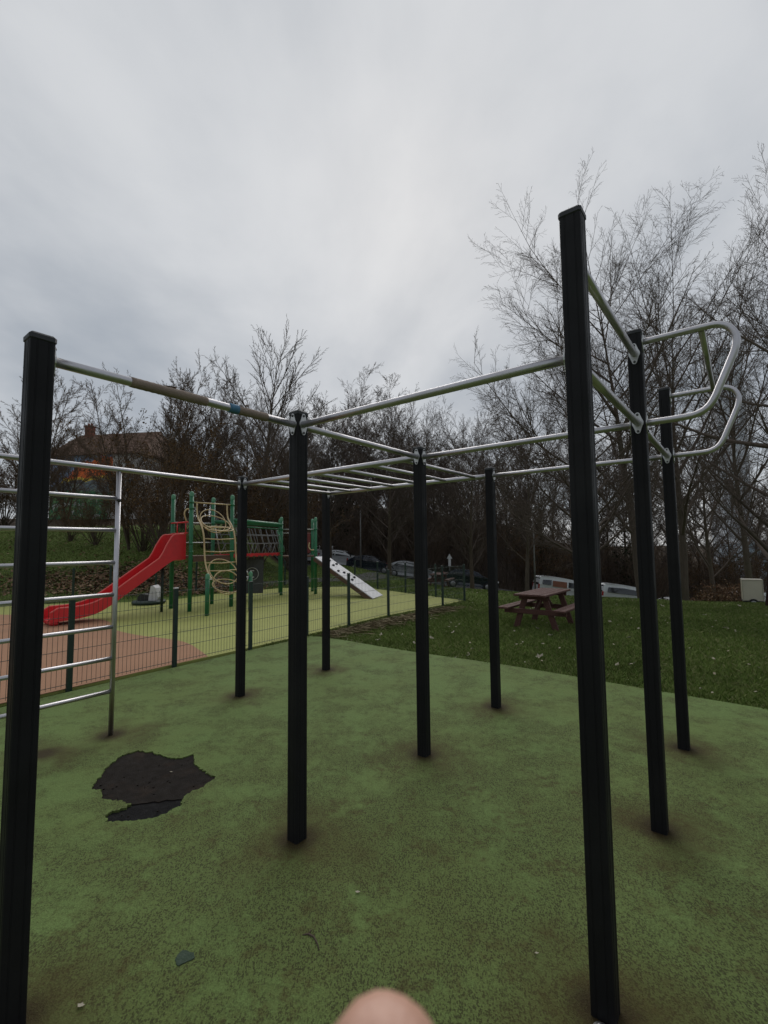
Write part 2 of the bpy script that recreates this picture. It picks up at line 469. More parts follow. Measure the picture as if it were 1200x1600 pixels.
class MB:
    def __init__(s):
        s.v, s.f, s.mi, s.sm = [], [], [], []
        s.cur = 0

    def add(s, vs, fs, smooth=False):
        o = len(s.v)
        s.v += [tuple(v) for v in vs]
        for f in fs:
            s.f.append(tuple(i + o for i in f))
            s.mi.append(s.cur)
            s.sm.append(smooth)
        return s

    def box(s, c, d, rz=0.0, bev=0.0, mat=None):
        hx, hy, hz = d[0] / 2, d[1] / 2, d[2] / 2
        mt = mat if mat is not None else Matrix.Translation(c) @ Matrix.Rotation(rz, 4, 'Z')
        if bev <= 0:
            vs = [mt @ Vector((x, y, z)) for z in (-hz, hz) for x, y in ((-hx, -hy), (hx, -hy), (hx, hy), (-hx, hy))]
            return s.add(vs, [(0, 3, 2, 1), (4, 5, 6, 7), (0, 1, 5, 4), (1, 2, 6, 5), (2, 3, 7, 6), (3, 0, 4, 7)])
        b = min(bev, hx * .9, hy * .9, hz * .9)
        rings = []
        for z, q in ((-hz, b), (-hz + b, 0), (hz - b, 0), (hz, b)):
            ax, ay = hx - q, hy - q
            e = b * (1 if q == 0 else 0.5)
            pts = [(-ax + e, -ay), (ax - e, -ay), (ax, -ay + e), (ax, ay - e), (ax - e, ay), (-ax + e, ay), (-ax, ay - e), (-ax, -ay + e)]
            rings.append([mt @ Vector((x, y, z)) for x, y in pts])
        vs = [v for r in rings for v in r]
        fs = [tuple(range(7, -1, -1)), tuple(range(24, 32))]
        for k in range(3):
            for i in range(8):
                j = (i + 1) % 8
                fs.append((k * 8 + i, k * 8 + j, k * 8 + 8 + j, k * 8 + 8 + i))
        return s.add(vs, fs)

    def beam(s, a, b, w, h, bev=0.0, upv=(0, 0, 1)):
        """rectangular bar from a to b, w across, h along upv"""
        a, b = Vector(a), Vector(b)
        x = (b - a)
        L = x.length
        x.normalize()
        u = Vector(upv)
        y = u.cross(x)
        if y.length < 1e-4:
            y = Vector((0, 1, 0)).cross(x)
        y.normalize()
        z = x.cross(y)
        mt = Matrix((x, y, z)).transposed().to_4x4()
        mt.translation = (a + b) / 2
        return s.box(None, (L, w, h), bev=bev, mat=mt)

    def tube(s, pts, r, n=10, closed=False, caps=True):
        pts = [Vector(p) for p in pts]
        k = len(pts)
        rr = r if isinstance(r, (list, tuple)) else [r] * k
        t0 = (pts[1] - pts[0]).normalized()
        u = t0.orthogonal().normalized()
        vs = []
        for i, p in enumerate(pts):
            if closed:
                t = pts[(i + 1) % k] - pts[i - 1]
            else:
                t = pts[min(i + 1, k - 1)] - pts[max(i - 1, 0)]
            t.normalize()
            u = (u - t * u.dot(t)).normalized()
            w = t.cross(u)
            for j in range(n):
                a = 2 * math.pi * j / n
                vs.append(p + (u * math.cos(a) + w * math.sin(a)) * rr[i])
        fs = []
        for i in range(k if closed else k - 1):
            i2 = (i + 1) % k
            for j in range(n):
                j2 = (j + 1) % n
                fs.append((i * n + j, i * n + j2, i2 * n + j2, i2 * n + j))
        s.add(vs, fs, True)
        if caps and not closed:
            o = len(s.v) - len(vs)
            s.f += [tuple(o + j for j in range(n - 1, -1, -1)), tuple(o + (k - 1) * n + j for j in range(n))]
            s.mi += [s.cur] * 2
            s.sm += [False] * 2
        return s

    def prism(s, poly, z0, z1, mt=None, taper=1.0):
        n = len(poly)
        vs = [Vector((x, y, z0)) for x, y in poly] + [Vector((x * taper, y * taper, z1)) for x, y in poly]
        if mt is not None:
            vs = [mt @ v for v in vs]
        fs = [tuple(range(n - 1, -1, -1)), tuple(range(n, 2 * n))]
        fs += [(i, (i + 1) % n, n + (i + 1) % n, n + i) for i in range(n)]
        return s.add(vs, fs)

    def lathe(s, prof, n=12, c=(0, 0, 0), mt=None):
        vs, fs = [], []
        for r, z in prof:
            for j in range(n):
                a = 2 * math.pi * j / n
                v = Vector((r * math.cos(a), r * math.sin(a), z))
                vs.append((mt @ v) if mt is not None else v + Vector(c))
        for i in range(len(prof) - 1):
            for j in range(n):
                j2 = (j + 1) % n
                fs.append((i * n + j, i * n + j2, (i + 1) * n + j2, (i + 1) * n + j))
        s.add(vs, fs, True)
        return s

    def build(s, name, mats, parent=None, smooth=None, kind=None, local=False):
        o0 = Vector((0, 0, 0))
        if parent is not None and not local:
            o0 = ORG.get(parent.name, Vector((0, 0, 0)))
        vs = [(v[0] - o0[0], v[1] - o0[1], v[2] - o0[2]) for v in s.v]
        me = mesh_np(name, vs, s.f, mats, mi=s.mi)
        me.polygons.foreach_set('use_smooth', np.array(s.sm, dtype=bool) if smooth is None else np.full(len(s.f), smooth))
        return link(name, me, parent, o0, kind)


def link(name, me, parent=None, org=None, kind=None):
    o = bpy.data.objects.new(name, me)
    COL.objects.link(o)
    if parent is not None:
        o.parent = parent
    ORG[o.name] = org if org is not None else Vector((0, 0, 0))
    if kind:
        o['kind'] = kind
    return o


def tag(o, label, cat, group=None):
    o['label'] = label
    o['category'] = cat
    if group:
        o['group'] = group
    return o


def thing(name, loc, label, cat, group=None, rz=0.0):
    o = bpy.data.objects.new(name, None)
    o.empty_display_size = 0.2
    COL.objects.link(o)
    o.location = loc
    o.rotation_euler = (0, 0, rz)
    ORG[o.name] = Vector(loc)
    return tag(o, label, cat, group)


def copy_tree(o, parent=None):
    c = o.copy()
    COL.objects.link(c)
    c.parent = parent
    for ch in list(o.children):
        copy_tree(ch, c)
    return c


def structure(name, me):
    return link(name, me, kind='structure')


def sheet(name, outer, mat, top, bottom, holes=(), kind='structure'):
    """slab with optional holes, walls all round"""
    loops = [[Vector((x, y, 0)) for x, y in outer]] + [[Vector((x, y, 0)) for x, y in h] for h in holes]
    flat = [p for l in loops for p in l]
    tris = tessellate_polygon(loops)
    n = len(flat)
    vs = [(p.x, p.y, top) for p in flat] + [(p.x, p.y, bottom) for p in flat]
    fs = []
    for t in tris:
        a, b, c = t
        nz = (flat[b] - flat[a]).cross(flat[c] - flat[a]).z
        fs.append((a, b, c) if nz > 0 else (a, c, b))
    o = 0
    for l in loops:
        k = len(l)
        for i in range(k):
            j = (i + 1) % k
            fs.append((o + i, o + j, n + o + j, n + o + i))
        o += k
    return link(name, mesh_np(name, vs, fs, mat), kind=kind)


def smooth_poly(pts, it=2, closed=True):
    """Chaikin corner cutting"""
    for _ in range(it):
        out = []
        n = len(pts)
        for i in range(n if closed else n - 1):
            a, b = pts[i], pts[(i + 1) % n]
            out.append(tuple(a[k] * .75 + b[k] * .25 for k in range(len(a))))
            out.append(tuple(a[k] * .25 + b[k] * .75 for k in range(len(a))))
        if not closed:
            out = [pts[0]] + out + [pts[-1]]
        pts = out
    return pts


def spline(pts, per=6):
    """Catmull-Rom through the points"""
    P = [Vector(p) for p in pts]
    P = [P[0] * 2 - P[1]] + P + [P[-1] * 2 - P[-2]]
    out = []
    for i in range(1, len(P) - 2):
        for k in range(per):
            t = k / per
            a, b, c, d = P[i - 1], P[i], P[i + 1], P[i + 2]
            out.append(0.5 * ((2 * b) + (c - a) * t + (2 * a - 5 * b + 4 * c - d) * t * t + (3 * b - a - 3 * c + d) * t ** 3))
    out.append(P[-2])
    return out


# ------------------------------------------------------------------ terrain
def ss(a, b, x):
    t = np.clip((x - a) / (b - a), 0, 1)
    return t * t * (3 - 2 * t)


def zt(x, y):
    x = np.asarray(x, float)
    y = np.asarray(y, float)
    # the street falls from left to right
    zs = np.clip(-0.95 - 0.14 * x, -7.5, 0.4)
    yc = np.interp(x, [-6, 2, 5, 10, 20], [21, 17, 14, 11.3, 11.0])
    d = np.maximum(y - yc, 0)
    run = 36.0 - yc
    t = np.clip(d / run, 0, 1)
    t = t * t * (3 - 2 * t) * 0.25 + t * 0.75
    z = zs * t
    # wooded slope behind the street
    rise = np.maximum(y - 46, 0) * np.interp(x, [-30, 5, 30, 60], [0.16, 0.22, 0.2, 0.02])
    z = z + np.minimum(rise, 12)
    # bank on the left
    bank = np.interp(y, [13.5, 16, 28, 45, 80, 300], [0, 0.25, 2.6, 4.6, 7.0, 8.0])
    wb = 1 - ss(-9.5, -5.0, x + np.maximum(0, y - 22) * 0.18)
    z = z * (1 - wb) + bank * wb
    z = z + 0.75 * np.exp(-((x + 2.6) / 4.0) ** 2 - ((y - 29) / 4.5) ** 2)
    und = 0.05 * np.sin(x * 0.9 + y * 0.4) * np.sin(y * 0.7 - x * 0.3)
    far = ss(15, 22, np.hypot(x * 0.8, y))
    return z + und * far - 0.035


def zz(x, y):
    return float(zt(x, y))


def rng(*segs):
    out = []
    for a, b, s in segs:
        out += list(np.arange(a, b, s))
    return np.array(out + [segs[-1][1]])


gx = rng((-260, -50, 15), (-50, -14, 1.5), (-14, 14, .5), (14, 45, 1.0), (45, 260, 15))
gy = rng((-60, -4, 4), (-4, 20, .5), (20, 75, 1.0), (75, 400, 20))
X, Y = np.meshgrid(gx, gy)
Z = zt(X, Y)
nx, ny = len(gx), len(gy)
idx = np.arange(nx * ny).reshape(ny, nx)
quads = np.stack([idx[:-1, :-1], idx[:-1, 1:], idx[1:, 1:], idx[1:, :-1]], -1).reshape(-1, 4)
structure('ground', mesh_np('ground', np.stack([X, Y, Z], -1).reshape(-1, 3), quads, M['ground'], True))


def strip(name, centre, width, mat, lift=0.02, n=2):
    """a ribbon laid on the terrain"""
    c = np.array(spline([(p[0], p[1], 0) for p in centre], 10))
    t = np.gradient(c, axis=0)
    t /= np.linalg.norm(t, axis=1)[:, None]
    nrm = np.stack([-t[:, 1], t[:, 0], t[:, 2]], -1)
    k = 7
    vs = []
    for j in range(k):
        p = c + nrm * width * (j / (k - 1) - .5)
        p[:, 2] = zt(p[:, 0], p[:, 1]) + lift
        vs.append(p)
    V = np.stack(vs, 1)
    m = len(c)
    idx = np.arange(m * k).reshape(m, k)
    q = np.stack([idx[:-1, 1:], idx[:-1, :-1], idx[1:, :-1], idx[1:, 1:]], -1).reshape(-1, 4)
    return structure(name, mesh_np(name, V.reshape(-1, 3), q, mat, True))


strip('street', [(-26, 47), (-10, 41.5), (0, 40.0), (10, 39), (22, 38.5), (40, 38.5), (70, 40)], 7.0, M['asphalt'], 0.05)
strip('footpath', [(-9.0, 16.6), (-7.6, 17.3), (-5.8, 19.6), (-4.2, 21.5), (-1, 24.5), (0.5, 30)], 1.5, M['asphalt'], 0.03)

# ------------------------------------------------------------------ the rubber surfaces
TH = 0.662
A2 = Vector((math.sin(TH), math.cos(TH), 0))
B2 = Vector((math.cos(TH), -math.sin(TH), 0))
edge = [(-1.62, 8.05), (-1.5, 8.42), (-1.2, 8.42), (-0.92, 8.24), (0.37, 7.15), (1.54, 6.38), (2.31, 5.73), (3.11, 5.03), (3.68, 4.57), (5.0, 3.2), (6.2, 0.8), (6.0, -3), (2, -5.5), (-4, -4), (-6.3, 0.5), (-5.05, 3.25)]
fencep = [(-5.1, 3.36), (-4.37, 4.39), (-3.63, 5.42), (-2.89, 6.45), (-2.15, 7.48), (-1.42, 8.5), (-0.74, 9.55), (0.08, 10.80), (0.83, 11.68), (1.55, 12.52), (2.3, 13.47)]
outer = smooth_poly(edge[:9], 2, False) + smooth_poly(edge[9:15], 2, False) + [(-5.05, 3.25), (-2.84, 6.36)]
hole0 = [(-2.0, 3.3), (-2.06, 3.51), (-2.06, 3.72), (-1.98, 3.8), (-1.83, 3.76), (-1.68, 3.67), (-1.58, 3.66), (-1.5, 3.73), (-1.42, 3.55), (-1.2, 3.35), (-1.23, 3.25), (-1.31, 3.12), (-1.29, 3.0), (-1.38, 2.88), (-1.5, 2.85), (-1.66, 2.84), (-1.70, 2.93), (-1.6, 3.02), (-1.68, 3.06), (-1.84, 3.1), (-1.9, 3.2), (-1.98, 3.22)]
hole = []
rr = random.Random(3)
for i, a in enumerate(hole0):
    b = hole0[(i + 1) % len(hole0)]
    L = math.dist(a, b)
    k = max(3, int(L / 0.016))
    for j in range(k):
        t = j / k
        am = 0.013 if j else 0.004
        hole.append((a[0] + (b[0] - a[0]) * t + rr.uniform(-am, am), a[1] + (b[1] - a[1]) * t + rr.uniform(-am, am)))
sheet('sports_surface', outer, M['rubber'], 0.0, -0.09, holes=[hole])
# bare base in the tear: an upper brown skin and, lower down, the blacker crumb
ub = MB()
ub.add([(-2.3, 2.6, -0.014), (-1.0, 2.6, -0.014), (-1.0, 4.0, -0.014), (-2.3, 4.0, -0.014)], [(0, 1, 2, 3)])
ub.build('torn_surface_base', M['under2'], kind='structure')
skin_edge = [(-2.2, 4.0), (-2.2, 3.02), (-1.7, 3.06)]
for i in range(14):
    skin_edge.append((-1.66 + i * 0.035, 3.035 + i * 0.006 + rr.uniform(-.012, .012)))
skin_edge += [(-1.1, 3.2), (-1.05, 4.0)]
sheet('torn_surface_skin', skin_edge, M['under'], -0.008, -0.0135)

cr = MB()
for i in range(46):
    a_ = rr.choice(hole)
    k_ = rr.uniform(.0, .9) if rr.random() < .6 else rr.uniform(.85, 1.12)
    cx_, cy_ = -1.63 + (a_[0] + 1.63) * k_, 3.35 + (a_[1] - 3.35) * k_
    q_ = rr.uniform(.002, .006)
    zb_ = -.0075 if k_ < .92 else .002
    cr.box((cx_, cy_, zb_ + q_ * .4), (q_ * 2, q_ * rr.uniform(1.2, 2), q_), rr.uniform(0, 3.1))
tag(cr.build('rubber_crumbs', M['under'], kind='stuff'), 'loose black rubber crumbs in and around the torn hole', 'crumbs')

play_outer = [(x - 0.05, y + 0.03) for x, y in fencep]
play_poly = play_outer + [(2.15, 13.9), (1.5, 14.75), (0.6, 16.1), (-0.35, 17.6), (-1.5, 18.7), (-4.1, 18.3), (-5.6, 16.6), (-7.2, 14.75), (-10, 13.7), (-14, 13.0), (-14, 3.0), (-8, 1.0)]
sheet('playground_surface', play_poly, M['rubber_yellow'], 0.0, -0.09)
red_curve = smooth_poly([(-2.62, 6.95), (-2.75, 7.15), (-3.4, 8.05), (-4.0, 8.4), (-4.63, 8.7), (-5.4, 9.3), (-5.75, 9.75), (-5.95, 10.2), (-6.55, 10.75), (-7.6, 11.0), (-9, 11.6), (-14, 12.0)], 2, False)
sheet('terracotta_surface', red_curve + [(-13.9, 3.1), (-8, 1.1), (-5.0, 3.55)], M['rubber_red'], 0.004, -0.003)

# small bottle-green repair in the green surface, slightly sunk look of its own
pp = []
for i in range(18):
    a = i / 18 * 2 * math.pi
    r_ = 0.03 * (1 + 0.3 * math.sin(a * 3 + 1) * 0.5 + rr.uniform(-.12, .12))
    pp.append((-0.8 + r_ * 1.15 * math.cos(a), 1.93 + r_ * math.sin(a)))
sheet('surface_patch', pp, M['patch'], 0.003, -0.002)

# ------------------------------------------------------------------ the calisthenics frame
rig = thing('calisthenics_frame', (0.3, 3.7, 0), 'black posts and steel bars of the outdoor exercise frame on green rubber', 'exercise frame')


def post_profile(w=0.08):
    h = w / 2
    side = [(-h + .009, -h), (-.0215, -h), (-.0195, -h + .0018), (-.0165, -h + .0018), (-.0145, -h),
            (.0145, -h), (.0165, -h + .0018), (.0195, -h + .0018), (.0215, -h), (h - .009, -h), (h - .0026, -h + .0026)]
    out = []
    for k in range(4):
        c, s_ = math.cos(k * math.pi / 2), math.sin(k * math.pi / 2)
        out += [(x * c - y * s_, x * s_ + y * c) for x, y in side]
    return out


PROF = post_profile()
BARE = {}
for k, (x, y, h) in POSTS.items():
    mt = Matrix.Translation((x, y, 0)) @ Matrix.Rotation(-TH, 4, 'Z')
    po = MB().prism(PROF, -0.06, h - 0.028, mt).build('post', M['post'], rig)
    cp = MB()
    cp.box(None, (0.086, 0.086, 0.032), bev=0.008, mat=mt @ Matrix.Translation((0, 0, h - 0.016)))
    cp.build('cap', M['cap'], po)
    BARE[k] = po


def flange(mb, p, d):
    """oval plate with two bolts, standing on the post face at p, facing d"""
    d = Vector(d).normalized()
    y = Vector((0, 0, 1)).cross(d).normalized()
    mt = Matrix((y, Vector((0, 0, 1)), d)).transposed().to_4x4()
    mt.translation = p
    pl = []
    for a in range(-40, 41, 20):
        pl.append((0.031 * math.cos(R(a)), 0.031 * math.sin(R(a))))
    for a in range(30, 151, 30):
        pl.append((0.013 * math.cos(R(a)), 0.05 + 0.013 * math.sin(R(a))))
    for a in range(140, 221, 20):
        pl.append((0.031 * math.cos(R(a)), 0.031 * math.sin(R(a))))
    for a in range(210, 331, 30):
        pl.append((0.013 * math.cos(R(a)), -0.05 + 0.013 * math.sin(R(a))))
    mb.cur = 0
    mb.prism(pl, 0.0005, 0.006, mt)
    mb.cur = 1
    for s_ in (-1, 1):
        mb.lathe([(0.0075, 0.006), (0.0075, 0.009), (0.005, 0.012), (0.0, 0.012)], 8, mt=mt @ Matrix.Translation((0, 0.05 * s_, 0)))
    mb.cur = 0


def bar(p, q, z, r=0.0195, zq=None, fl=(True, True), off=(0.04, 0.04), name='bar'):
    zq = z if zq is None else zq
    a = Vector((POSTS[p][0], POSTS[p][1], z)) if isinstance(p, str) else Vector(p)
    b = Vector((POSTS[q][0], POSTS[q][1], zq)) if isinstance(q, str) else Vector(q)
    d = (b - a).normalized()
    a2, b2 = a + d * off[0], b - d * off[1]
    o = MB().tube([a2 + d * 0.001, a2.lerp(b2, .33), a2.lerp(b2, .66), b2 - d * 0.001], r, 18).build(name, M['steel'], rig)
    for on, pt, dd in ((fl[0], a2, d), (fl[1], b2, -d)):
        if on:
            f = MB()
            flange(f, pt, dd)
            f.build('flange', [M['plate'], M['bolt']], o)
    return o


ZL = 2.31
taped = bar('near_left', 'P2', ZL)
bar('P2', 'P3', ZL)
bar('P2', 'P7', ZL)
bar('P3', 'P8', ZL)
bar('P6', 'P9', ZL)
bar('P7', 'P8', 2.70, zq=2.73)
bar('P7', 'P8', ZL - .03, zq=ZL)
bar('P8', 'P9', ZL)
bar('P0', 'P4', ZL, 0.0215)
bar('P4', 'P3', ZL, 0.0235, name='ladder_beam')
bar('P5', 'P6', ZL, 0.0235, name='ladder_beam')
# rungs of the overhead ladder
p4, p5 = Vector(POSTS['P4'][:2] + (ZL,)), Vector(POSTS['P5'][:2] + (ZL,))
for i in range(7):
    b_ = 0.092 + i * 0.3515
    MB().tube([p4 + B2 * b_ + A2 * 0.02, p4 + B2 * b_ + A2 * 0.65, p5 + B2 * b_ - A2 * 0.02], 0.0165, 14).build('rung', M['steel'], rig)
# tape wound round the near bar
ta, tb = Vector(POSTS['near_left'][:2] + (ZL,)), Vector(POSTS['P2'][:2] + (ZL,))
td = (tb - ta).normalized()


def tape(a, b, r, mat, label):
    pts, rad = [], []
    k = 26
    for i in range(k + 1):
        t = a + (b - a) * i / k
        pts.append(ta + td * t)
        rad.append(r + (0.0012 if i % 2 else 0.0) + random.uniform(-.0004, .0006))
    o = MB().tube(pts, rad, 18).build('tape_wrap', mat, taped)
    o['label'] = label
    return o


t1 = tape(0.322, 0.676, 0.0218, M['tape'], 'long beige tape wrap around the bar')
t2 = tape(0.845, 1.035, 0.0215, M['tape'], 'short beige tape wrap around the bar')
tape(0.800, 0.853, 0.0232, M['tape_blue'], 'strip of blue tape at the end of the beige wrap')


def flap(t, ln, parent, tilt):
    """loose end of tape lifting off the bar, a thin bent strip with thickness"""
    p = ta + td * t + Vector((0, 0, 0.0222))
    s_ = Vector((-td.y, td.x, 0))
    f = MB()
    pts = [(0, 0), (ln * .35, ln * .05), (ln * .7, ln * .13 * tilt), (ln, ln * .12 * tilt)]
    for (u0, v0), (u1, v1) in zip(pts, pts[1:]):
        f.beam(p + td * u0 + Vector((0, 0, v0)), p + td * u1 + Vector((0, 0, v1)), 0.022, 0.0016)
    f.build('loose_tape_end', M['tape'], parent)


flap(0.47, 0.055, t1, 0.8)
flap(0.856, 0.062, t2, 1.6)

# wall ladder under the left bar
lad = Vector((-2.377, 4.11, 0))
for k, (st, hole_) in enumerate(((lad, True), (lad - A2 * 1.28, True))):
    o = MB().tube([st + Vector((0, 0, -0.03)), st + Vector((0, 0, 1.1)), st + Vector((0, 0, ZL - 0.02))], 0.0205, 14).build('ladder_upright', M['steel'], rig)
    if k == 0:
        MB().lathe([(0, -.016), (.012, -.014), (.018, 0), (.012, .014), (0, .016)], 10, c=(st.x + .02, st.y - .02, 2.03)).build('knob', M['dark'], o)
for z in (2.05, 1.765, 1.48, 1.2, 0.92, 0.65, 0.37):
    MB().tube([lad + Vector((0, 0, z)) - A2 * 0.015, lad - A2 * 0.64 + Vector((0, 0, z)), lad - A2 * 1.265 + Vector((0, 0, z))], 0.0175, 12).build('rung', M['steel'], rig)

# two dip bars bent to loops and the tube that joins them
for k in ('P8', 'P9'):
    c = Vector((POSTS[k][0], POSTS[k][1], 0))
    key = [(0.041, 2.805), (0.20, 2.805), (0.33, 2.805), (0.405, 2.80), (0.455, 2.77), (0.482, 2.715), (0.478, 2.655), (0.45, 2.58), (0.40, 2.46), (0.372, 2.395), (0.335, 2.345), (0.28, 2.318), (0.2, 2.312), (0.041, 2.312)]
    pts = spline([c + B2 * b_ + Vector((0, 0, z)) for b_, z in key], 4)
    o = MB().tube(pts, 0.0185, 16).build('dip_bar', M['steel'], rig)
    for z in (2.805, 2.312):
        f = MB()
        flange(f, c + B2 * 0.04 + Vector((0, 0, z)), B2)
        f.build('flange', [M['plate'], M['bolt']], o)
e8 = Vector(POSTS['P8'][:2] + (2.80,)) + B2 * 0.33
e9 = Vector(POSTS['P9'][:2] + (2.80,)) + B2 * 0.33
MB().tube([e8 + A2 * .015, e8.lerp(e9, .5), e9 - A2 * .015], 0.0165, 12).build('bar', M['steel'], rig)
# steel foot with round bolt head at the near right post
ft = MB()
ft.lathe([(0.026, 0), (0.026, 0.004), (0.015, 0.007), (0.012, 0.016), (0, 0.018)], 14, c=(0.70, 1.645, 0.0))
ft.lathe([(0.02, 0), (0.02, 0.004), (0.012, 0.006), (0.01, 0.014), (0, 0.015)], 14, c=(0.755, 1.64, 0.0))
ft.build('anchor_bolt', M['plate'], BARE['P7'])


# ------------------------------------------------------------------ fences
def fence(name, pts, label, h=1.06, ground=None, wires=True, step=0.05):
    root = thing(name, (pts[0][0], pts[0][1], 0), label, 'fence')
    gz = [0.0 if ground is None else zz(x, y) for x, y in pts]
    for i, (x, y) in enumerate(pts):
        j = min(i, len(pts) - 2)
        rz = math.atan2(pts[j + 1][1] - pts[j][1], pts[j + 1][0] - pts[j][0])
        po = MB().box((x, y, gz[i] + h / 2 - 0.03), (0.058, 0.042, h + 0.02), rz, bev=0.004).build('post', M['fence'], root)
        MB().box((x, y, gz[i] + h - 0.012), (0.064, 0.048, 0.016), rz, bev=0.004).build('cap', M['galv'] if i == 3 and name == 'mesh_fence' else M['fence'], po)
    for i in range(len(pts) - 1):
        a = Vector((pts[i][0], pts[i][1], gz[i]))
        b = Vector((pts[i + 1][0], pts[i + 1][1], gz[i + 1]))
        d = (b - a)
        L = d.length
        u = d.normalized()
        a2, b2 = a + u * 0.03, b - u * 0.03
        sd_ = Vector((u.y, -u.x, 0)) * 0.012
        w = MB()
        nv = max(2, int((L - 0.06) / step))
        for k in range(nv + 1):
            p = a2.lerp(b2, k / nv)
            w.tube([p + Vector((0, 0, 0.03)), p + Vector((0, 0, h - 0.03))], 0.0022, 4, caps=False)
        for z in np.linspace(0.06, h - 0.05, 6):
            for s_ in (-1, 1):
                w.tube([a2 + sd_ * s_ * .4 + Vector((0, 0, z)), b2 + sd_ * s_ * .4 + Vector((0, 0, z))], 0.0026, 4, caps=False)
        o = w.build('wire_mesh_panel', M['fence'], root)
        o['kind'] = 'stuff'
    return root


fence('mesh_fence', fencep, 'dark green wire mesh fence between the green rubber and the playground')
fence('mesh_fence', [(2.3, 13.47), (1.62, 14.82), (0.72, 16.12), (-0.27, 17.62), (-1.22, 19.1), (-2.6, 19.6), (-4.2, 19.6)], 'dark green wire mesh fence behind the climbing ramp', ground=True, step=0.06)
fence('mesh_fence', [(-13.4, 13.35), (-11.3, 13.3), (-9.2, 13.75), (-8.55, 14.5), (-7.35, 14.95), (-6.6, 16.3), (-5.6, 17.5), (-4.2, 19.6)], 'dark green wire mesh fence behind the red slide', ground=True, step=0.06)

# ------------------------------------------------------------------ the playground tower
play = thing('play_structure', (-4.6, 12.9, 0), 'play tower with red slide, green posts, net bridge and pale climbing ramp', 'play structure')
pa, pc = Vector((-4.95, 11.83, 0)), Vector((-4.2, 12.74, 0))
du = (pc - pa).normalized()
dv = Vector((-du.y, du.x, 0))
dw = -dv
pa2, pc2 = pa + dv * 0.98, pc + dv * 0.98


def play_post(p, h, r=0.052, rings=()):
    o = MB().tube([p + Vector((0, 0, -.05)), p + Vector((0, 0, h * .5)), p + Vector((0, 0, h - .1))], r, 14).build('post', M['play_green'], play)
    MB().lathe([(r + .003, h - .13), (r + .004, h - .05), (r * .8, h - .015), (r * .4, h), (0, h + .003)], 14, c=p).build('cap', M['play_cap'], o)
    for z in rings:
        MB().tube([p + Vector((0, 0, z - .025)), p + Vector((0, 0, z + .025))], r + .009, 14).build('clamp', M['play_green'], o)
    return o


play_post(pa, 3.06, rings=(2.78, 2.62, 1.72, 1.5))
play_post(pc, 3.06, rings=(2.78, 1.5))
play_post(pa2, 3.06, rings=(2.3, 1.5))
play_post(pc2, 3.06, rings=(2.3, 1.5))
s1, s2 = Vector((-4.22, 11.08, 0)), Vector((-3.43, 11.89, 0))
play_post(s1, 0.99, 0.05)
play_post(s2, 0.99, 0.05)
pd_, pe = Vector((-3.47, 15.59, 0)), Vector((-2.36, 15.89, 0))
dq = Vector((-(pe - pd_).y, (pe - pd_).x, 0)).normalized()
pd2, pe2 = pd_ + dq * 1.0, pe + dq * 1.0
for q in (pd_, pe, pd2, pe2):
    play_post(q, 2.62, rings=(2.2, 1.45))


def slab(name, pts, z0, z1, mat, parent=None):
    cx = MB()
    n = len(pts)
    cx.add([(p.x, p.y, z0) for p in pts] + [(p.x, p.y, z1) for p in pts],
           [tuple(range(n - 1, -1, -1)), tuple(range(n, 2 * n))] + [(i, (i + 1) % n, n + (i + 1) % n, n + i) for i in range(n)])
    return cx.build(name, mat, parent or play)


ins = 0.05
slab('deck', [pa + du * ins, pc - du * ins, pc2 - du * ins, pa2 + du * ins], 1.34, 1.40, M['panel_brown'])
slab('deck', [pd_, pe, pe2, pd2], 1.26, 1.31, M['panel_brown'])


def rail(p, q, z, r=0.018, mat='galv', name='guard_rail'):
    return MB().tube([p + Vector((0, 0, z)), (p + q) / 2 + Vector((0, 0, z)), q + Vector((0, 0, z))], r, 10).build(name, M[mat], play)


rail(pa, pc, 2.78, 0.017, 'tube', 'top_rail')
rail(pa2, pc2, 2.3, 0.016)
rail(pa, pa2, 2.27, 0.016)
rail(pa2, pc2, 1.75, 0.016)
rail(pd_, pe, 2.2, 0.016)
rail(pd2, pe2, 2.1, 0.016)
# small barrier over the slide mouth
gb = MB()
for t in (0.16, 0.62):
    gb.tube([pa.lerp(pa2, t) - du * 0.06 + Vector((0, 0, 1.95)), pa.lerp(pa2, t) - du * 0.06 + Vector((0, 0, 2.27))], 0.014, 8)
gb.tube([pa.lerp(pa2, .05) - du * 0.06 + Vector((0, 0, 1.99)), pa.lerp(pa2, .95) - du * 0.06 + Vector((0, 0, 1.99))], 0.014, 8)
gb.tube([pa.lerp(pa2, 0.95) - du * 0.06 + Vector((0, 0, 2.27)), pa.lerp(pa2, 0.05) - du * 0.06 + Vector((0, 0, 2.27))], 0.02, 8)
gb.build('barrier', M['play_red'], play)
# curved grab handle behind the slide top
hp = pa.lerp(pa2, .35) + du * .05
MB().tube(spline([hp + Vector((0, 0, 2.3)), hp + Vector((0, 0, 2.5)) - du * .06, hp + Vector((0, 0, 2.62)), hp + du * .12 + Vector((0, 0, 2.6)), hp + du * .16 + Vector((0, 0, 2.45))], 5), 0.02, 8).build('grab_handle', M['tube'], play)
# panels under the deck, red edge
MB().beam(pa + Vector((0, 0, 1.3)) + du * .3 + dw * -.3, pc2 + Vector((0, 0, 1.3)) + du * .1, 0.04, 0.12).build('deck_beam', M['play_red'], play)
MB().beam(pa + Vector((0, 0, 1.3)) + du * .06, pc + Vector((0, 0, 1.3)) - du * .06, 0.04, 0.1).build('deck_beam', M['panel_brown'], play)

